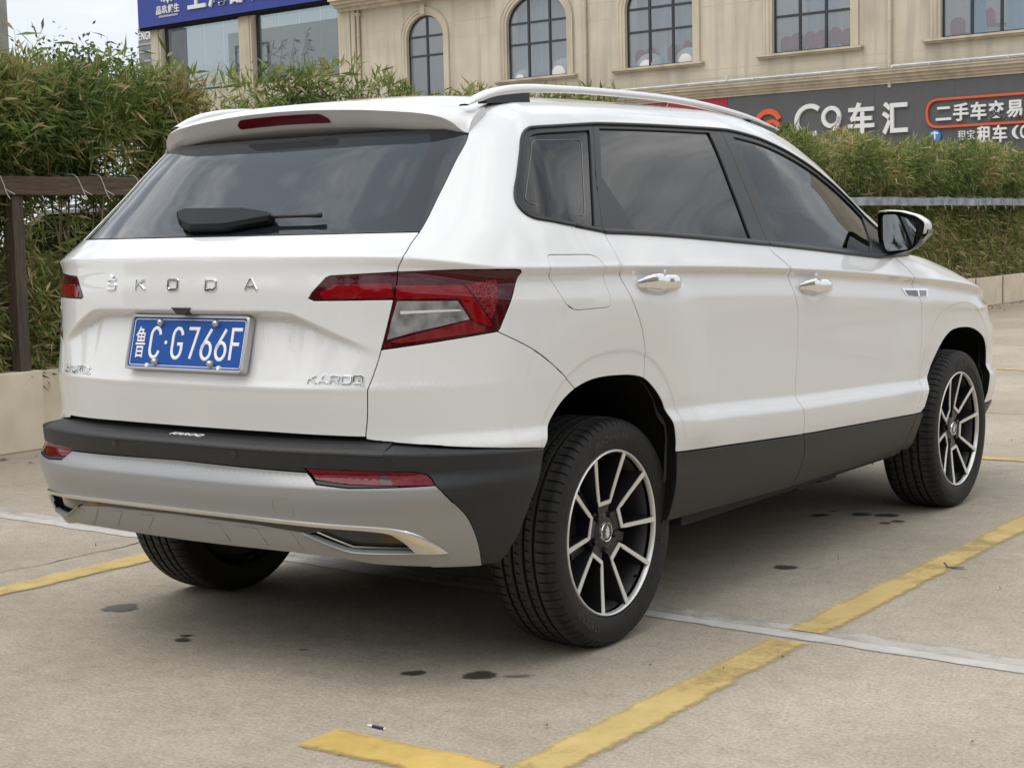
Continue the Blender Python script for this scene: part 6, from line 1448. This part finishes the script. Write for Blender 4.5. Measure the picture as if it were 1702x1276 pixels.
def dome(s, zt, r, label):
    mb = MB(); P = []
    for i in range(9):
        a = math.pi/2*i/8; P.append([tuple(np.array(FP(s, zt-r*.82, -.36))+BE_*(r*math.cos(b)*math.sin(a+.001)) + BN*(.26*math.sin(b)*math.sin(a+.001)) + np.array([0, 0, r*.82*math.cos(a)])) for b in np.linspace(0, 2*math.pi, 25)[:-1]])
    P.append([tuple(np.array(p)-(0, 0, .5)) for p in P[-1]])
    P = np.array(P).transpose(1, 0, 2); mb.grid(P, closeu=True, flip=True); o = mb.build('covered_seat', simple('white_cover', (.62, .62, .60), .7), smooth=True); tag(o, label, 'seat cover', 'white covered seats in the arched windows')
dome(-14.28, 6.62, .40, 'smaller white rounded cover at the left of the second arched window'); dome(-12.62, 6.86, .58, 'larger white rounded cover at the right of the second arched window')
dome(-9.10, 6.72, .52, 'white rounded cover at the left of the third arched window'); dome(-7.62, 6.78, .50, 'white rounded cover at the right of the third arched window')
# ---- glazed shop at the left end, under the blue sign
shop = tag(empty('glazed_shop', FP(-28, 0)), 'beige framed shop with tall glass panes under the blue sign', 'building')
for s0_, s1_ in ((-33.55, -32.92), (-28.12, -27.38), (-22.62, -22.52)):
    mb = MB(); fbox(mb, s0_, s1_, 4, 9.85, -.4, .12); fbox(mb, s0_+.14, s1_-.10, 4, 9.84, .12, .16) if s1_-s0_ > .3 else None; fobj(mb, 'pillar', M_MOULD, shop, root=shop)
M_SHOPG = glass('shop_glass', (.66, .70, .70), ior=1.5, painted_haze=.10, film=(.24, .26, .26))
for s0_, s1_ in ((-32.9, -28.14), (-27.36, -22.64)):
    mb = MB(); fbox(mb, s0_, s0_+.10, 7.1, 9.8, -.22, -.12); fbox(mb, s1_-.06, s1_, 7.1, 9.8, -.22, -.12); fbox(mb, s0_+.1, s1_-.06, 9.70, 9.8, -.22, -.12); fbox(mb, s0_+.1, s1_-.06, 7.1, 7.18, -.22, -.12); fr_ = fobj(mb, 'window', M_WF, shop, root=shop)
    k = np.linspace(s0_+.1, s1_-.06, 5)
    for a, b in zip(k, k[1:]):
        mb = MB(); fbox(mb, a+.008, b-.008, 7.18, 9.70, -.175, -.165); fobj(mb, 'pane', M_SHOPG, fr_, root=shop)
mb = MB(); fbox(mb, -33.5, -22.5, 6.0, 7.08, -.35, .02); fobj(mb, 'parapet', M_MOULD, shop, root=shop)
mb = MB(); fbox(mb, -33.5, -22.5, 6.5, 9.9, -4.2, -4.0); fbox(mb, -33.5, -22.5, 6.4, 6.5, -4, -.4); fobj(mb, 'inner_wall', simple('pale_wall', (.62, .63, .62), .9), shop, root=shop)  # shop has no roof above, left open for the sky to light it
mb = MB()
for a, b, c_, d_ in ((-33.0, -30.9, 9.25, 9.33), (-33.0, -30.9, 8.45, 8.53), (-33.0, -30.9, 7.0, 7.08), (-33.0, -32.92, 7.0, 9.3), (-31.99, -31.91, 7.0, 9.3), (-30.98, -30.9, 7.0, 9.3)): fbox(mb, a, b, c_, d_, -3.98, -3.92)
ib = fobj(mb, 'inner_window', M_WF, shop, root=shop); mb = MB(); fbox(mb, -32.95, -30.95, 7.05, 9.28, -3.99, -3.965); fobj(mb, 'inner_pane', simple('bright_pane', (.55, .60, .60), .1, spec=1.0), ib, root=shop)
mb = MB(); fbox(mb, -25.2, -23.2, 6.5, 8.8, -3.98, -3.90); fobj(mb, 'inner_door', simple('grey_door', (.17, .19, .20), .5), shop, root=shop)
def motif():
    r = np.random.default_rng(3); mb = MB()
    for s, z, h, ln in ((-26.9, 7.3, 1.4, .5), (-26.2, 7.2, 1.5, .3), (-25.6, 7.5, 1.2, .35), (-25.0, 7.2, 1.7, .45), (-24.6, 7.4, 1.3, .1)):
        pts = [(s, z), (s+ln*.4, z+h*.5), (s+ln, z+h)]; stroke(mb, pts, .035, lambda u, v, d: FP(u, v, d-.16), 0, .004)
        for j in range(8):
            u = r.uniform(.3, 1); x, y_ = s+ln*u, z+h*u; a = r.uniform(-2.6, -.4) if j % 2 else r.uniform(-.6, .9); l = r.uniform(.25, .5)
            mb.add([FP(x, y_, -.157), FP(x+l*.4*math.cos(a)-.04*math.sin(a), y_+l*.4*math.sin(a)+.04*math.cos(a), -.157), FP(x+l*math.cos(a), y_+l*math.sin(a), -.157), FP(x+l*.4*math.cos(a)+.04*math.sin(a), y_+l*.4*math.sin(a)-.04*math.cos(a), -.157)], [(0, 1, 2, 3)])
    fobj(mb, 'glass_motif', simple('motif_grey', (.16, .17, .17), .6), shop, root=shop)
motif()
# ---- signs
def sign_text(root, body, s0, s1, z0, z1, m, nm='character', d0=.10, d1=.17, bold=.02):
    """each character of the sign is its own raised letter"""
    vis = [c for c in body if c != ' ']; out = []
    V, F = text_mesh(body, 1, .01, bold); lo, hi = V.min(0), V.max(0)
    x = 0; adv = []
    wid = [(1.0 if ord(c) > 255 else .62) for c in body]; tot = sum(wid)
    for c, w_ in zip(body, wid):
        if c != ' ':
            V, F = text_mesh(c, 1, .01, bold); a, b = s0+(s1-s0)*(x+.06*w_)/tot, s0+(s1-s0)*(x+w_*.94)/tot
            l, h = V.min(0), V.max(0); full = ord(c) > 255
            V = fit(V, a, b, z0+(.0 if not full else (z1-z0)*max(0, (l[1]+.10)/.98)), z0+(z1-z0)*(min(1, (h[1]+.10)/.96) if full else 1))
            mb = MB(); Vv = text_mesh(c, 1, .01, bold)[0]; mb.add([FP(p[0], p[1], d1 if q[2] > 0 else d0) for p, q in zip(V, Vv)], F); out.append(fobj(mb, nm, m, root, root=root))
        x += w_
    return out
M_SGREY = simple('sign_grey', (.085, .085, .090), .55, noise=.06, nscale=2); M_SW = simple('sign_white', (.70, .70, .69), .5); M_SOR = simple('sign_orange', (.62, .10, .03), .45); M_SRED = simple('banner_red', (.36, .018, .035), .6)
gs = tag(empty('shop_sign', FP(0, 3, .1)), 'long dark grey fascia sign with white raised Chinese letters and an orange outline', 'sign')
k = np.arange(-5.95, 14.1, 1.22)
for a, b in zip(k, k[1:]):
    mb = MB(); fbox(mb, a+.0015, b-.0015, 3.0, 5.075, .0, .095+rng.normal(0, .0006)); fobj(mb, 'board_panel', M_SGREY, gs, root=gs)
# swirl mark, C9 and the shop's name
def thick(pts, w, m, nm, closed=False, d0=.10, d1=.17):
    mb = MB(); stroke(mb, pts, w, lambda u, v, d: FP(u, v, d), d0, d1, closed, bev=.08); return fobj(mb, nm, m, gs, root=gs)
thick(arc(-4.52, 4.15, .42, .42, 25, 178, 14), .17, M_SOR, 'logo'); thick(arc(-4.40, 3.98, .30, .28, 0, 190, 12), .15, M_SOR, 'logo'); thick([(-4.22, 4.0), (-4.5, 3.86)], .15, M_SOR, 'logo')
thick(arc(-3.12, 4.22, .44, .42, 48, 300, 18), .145, M_SW, 'character')
thick(arc(-2.42, 4.28, .26, .26, 0, 360, 20)[:-1], .13, M_SW, 'character', True); thick([(-2.17, 4.30), (-2.20, 4.10), (-2.36, 3.84)], .13, M_SW, 'character')
sign_text(gs, '车', -1.93, -.99, 3.74, 4.64, M_SW, bold=.028); sign_text(gs, '汇', -.86, .04, 3.68, 4.60, M_SW, bold=.028)
rr_ = rounded([(.56, 3.80), (6.4, 3.80), (6.4, 4.56), (.56, 4.56)], .36, 8); thick(rr_, .07, M_SOR, 'outline', True)
sign_text(gs, '二手车交易', .80, 3.33, 3.93, 4.42, M_SW, bold=.026); sign_text(gs, '置换评估', 3.4, 5.8, 3.93, 4.42, M_SW, bold=.026) if False else None
sign_text(gs, '租车', 2.00, 2.90, 3.30, 3.76, M_SW, bold=.024); sign_text(gs, '(C', 3.00, 3.46, 3.36, 3.72, M_SW, bold=.015); sign_text(gs, '租宝', 1.46, 1.98, 3.40, 3.68, M_SW, bold=.0)
mb = MB(); c_ = [(.80+.17*math.cos(a), 3.56+.17*math.sin(a)) for a in np.linspace(0, 2*math.pi, 25)[:-1]]; mb.prism(c_, FP, .10, .16); fobj(mb, 'logo', simple('logo_blue', (.05, .20, .55), .4), gs, root=gs)
thick([(.70, 3.62), (.80, 3.66), (.90, 3.62)], .05, M_SW, 'logo', d0=.16, d1=.165); thick([(.80, 3.64), (.80, 3.46)], .05, M_SW, 'logo', d0=.16, d1=.166)
rb = MB(); fbox(rb, -12.8, -5.99, 4.0, 5.085, .0, .05); o = rb.build('red_banner', M_SRED); tag(o, 'plain dark red banner board left of the grey fascia sign, behind the roof rail', 'banner')
bs = tag(empty('shop_sign', FP(-28, 9.8, .2)), 'blue fascia sign with white raised lettering at the top left corner', 'sign')
M_SBL = simple('sign_blue', (.020, .040, .255), .45)
k = np.linspace(-33.92, -22.55, 9)
for a, b in zip(k, k[1:]):
    mb = MB(); fbox(mb, a+.003, b-.003, 9.80+.0*a, 12.2, .2, .42); fobj(mb, 'board_panel', M_SBL, bs, root=bs)
mb = MB(); fbox(mb, -33.9, -22.56, 9.70, 9.795, .1, .38); fobj(mb, 'sign_edge', M_LINE, bs, root=bs)
sign_text(bs, '品玖鲜生', -32.72, -31.22, 10.22, 10.56, M_SW, d0=.42, d1=.46, bold=.022); mb = MB(); fbox(mb, -32.55, -31.35, 10.09, 10.17, .42, .45); fobj(mb, 'underline', simple('sign_pale', (.35, .36, .40), .5), bs, root=bs)
mb = MB(); stroke(mb, arc(-31.98, 10.72, .36, .20, 0, 180, 12), .07, lambda u, v, d: FP(u, v, d), .42, .46); stroke(mb, [(-32.2, 10.70), (-32.05, 10.86), (-31.95, 10.68), (-31.8, 10.86), (-31.7, 10.68)], .10, lambda u, v, d: FP(u, v, d), .42, .46); fobj(mb, 'logo', M_SW, bs, root=bs)
sign_text(bs, '上海邵万生', -30.75, -24.6, 10.18, 11.30, M_SW, d0=.42, d1=.50, bold=.028)
# ---- far sign tower, pole and trees on the left
ft = tag(empty('far_block', FP(-44, 0, -8)), 'small grey tower with pale capital letters beside the blue sign', 'building'); mb = MB(); fbox(mb, -44.8, -42.9, 0, 11.50, -9.5, -8); fobj(mb, 'tower', simple('tower_grey', (.20, .21, .22), .8, noise=.2, nscale=2), ft, root=ft)
V, F = text_mesh('ENGKRI', 1, .01, .01); W = fit(V, -44.72, -43.35, 10.92, 11.30); mb = MB(); mb.add([FP(p[0], p[1], -7.95 if q[2] > 0 else -8.01) for p, q in zip(W, V)], F); fobj(mb, 'lettering', M_SW, ft, root=ft)
mb = MB()
for z in (10.72, 10.35, 9.9): fbox(mb, -44.75, -43.0, z-.05, z+.05, -8.0, -7.96)
fobj(mb, 'ledge', simple('ledge_grey', (.34, .35, .36), .8), ft, root=ft)
up = tag(empty('utility_pole', (-9.20, 5.53, 0)), 'grey concrete pole cut by the left edge of the picture', 'pole'); mb = MB(); mb.tube([(0, 0, 0), (0, 0, 9)], [.16, .115], 18); mb.build('shaft', simple('pole_concrete', (.34, .33, .31), .85, noise=.15, nscale=5), up, smooth=True); mb = MB(); mb.tube([(0, 0, 3.02), (0, 0, 3.05)], .142, 18); mb.build('band', M_LINE, up)
def far_tree(x, y, h, r, seed, label):
    q = np.random.default_rng(seed); t = tag(empty('broadleaf_tree', (x, y, 0)), label, 'tree', 'dark trees beyond the left hedge'); mb = MB(); mb.tube([(0, 0, 0), (.1, .05, h*.4), (0, .1, h*.75)], [.22, .16, .07], 8)
    cl = [(q.normal(0, r*.45), q.normal(0, r*.45), h-r*.8+q.normal(0, r*.4)) for _ in range(12)]
    for c_ in cl[:6]: mb.tube([(.1, .05, h*.4), c_], [.09, .03], 6)
    mb.build('trunk', simple('bark', (.07, .055, .04), .9), t, smooth=True)
    P = np.concatenate([np.array(c_)+q.normal(0, 1, (700, 3))*r*.27 for c_ in cl]); D = q.normal(0, 1, P.shape); D /= np.linalg.norm(D, axis=1)[:, None]; S = np.cross(D, q.normal(0, 1, P.shape)); S /= np.linalg.norm(S, axis=1)[:, None]; l = .22
    V = np.stack([P, P+D*l*.5+S*l*.28, P+D*l, P+D*l*.5-S*l*.28], 1); o = link('crown', leaf_mesh('crown', V, np.clip(q.normal(.12, .10, len(P)), 0, .6)), t); o['kind'] = 'stuff'
far_tree(-46, 36, 8.3, 2.6, 1, 'dark round tree beyond the hedge, nearest the blue sign'); far_tree(-52, 33, 7.9, 2.8, 2, 'dark tree beyond the hedge, left of the one by the sign'); far_tree(-57, 30, 7.6, 2.8, 4, 'dark tree beyond the hedge near the left edge of the sky')

# ---- unseen building and tree belt, added to darken reflections in paint, chrome and glass
mb = MB(); mb.box((27, 2, 3.3), (4, 62, 6.6)); mb.box((26.2, 2, 6.78), (6.2, 63, .35))
for k in range(12): mb.box((24.95, -26+5*k, 1.2), (.12, 1.5, 2.4), mi=1); mb.box((24.95, -23.6+5*k, 1.9), (.12, 2.0, 1.5), mi=1)
o = mb.build('reflection_building', [M_WALL, M_GLOSSB]); o['kind'] = 'structure'
def belt_(n):
    q = np.random.default_rng(8); P = np.stack([q.uniform(-40, 22, n), q.uniform(-29, -25, n), q.uniform(0, 1, n)], 1); h = 8.4+1.8*np.sin(P[:, 0]*.55)+1.2*np.sin(P[:, 0]*1.7+1); P[:, 2] = .1+P[:, 2]**.8*h
    D = q.normal(0, 1, P.shape); D /= np.linalg.norm(D, axis=1)[:, None]; S = np.cross(D, q.normal(0, 1, P.shape)); S /= np.linalg.norm(S, axis=1)[:, None]; l = .55
    V = np.stack([P, P+D*l*.5+S*l*.3, P+D*l, P+D*l*.5-S*l*.3], 1); o = link('reflection_tree_belt', leaf_mesh('reflection_tree_belt', V, np.clip(q.normal(.15, .1, n), 0, .6))); tag(o, 'dense dark tree belt added unseen behind the camera to darken reflections', 'trees', kind='stuff')
belt_(30000)
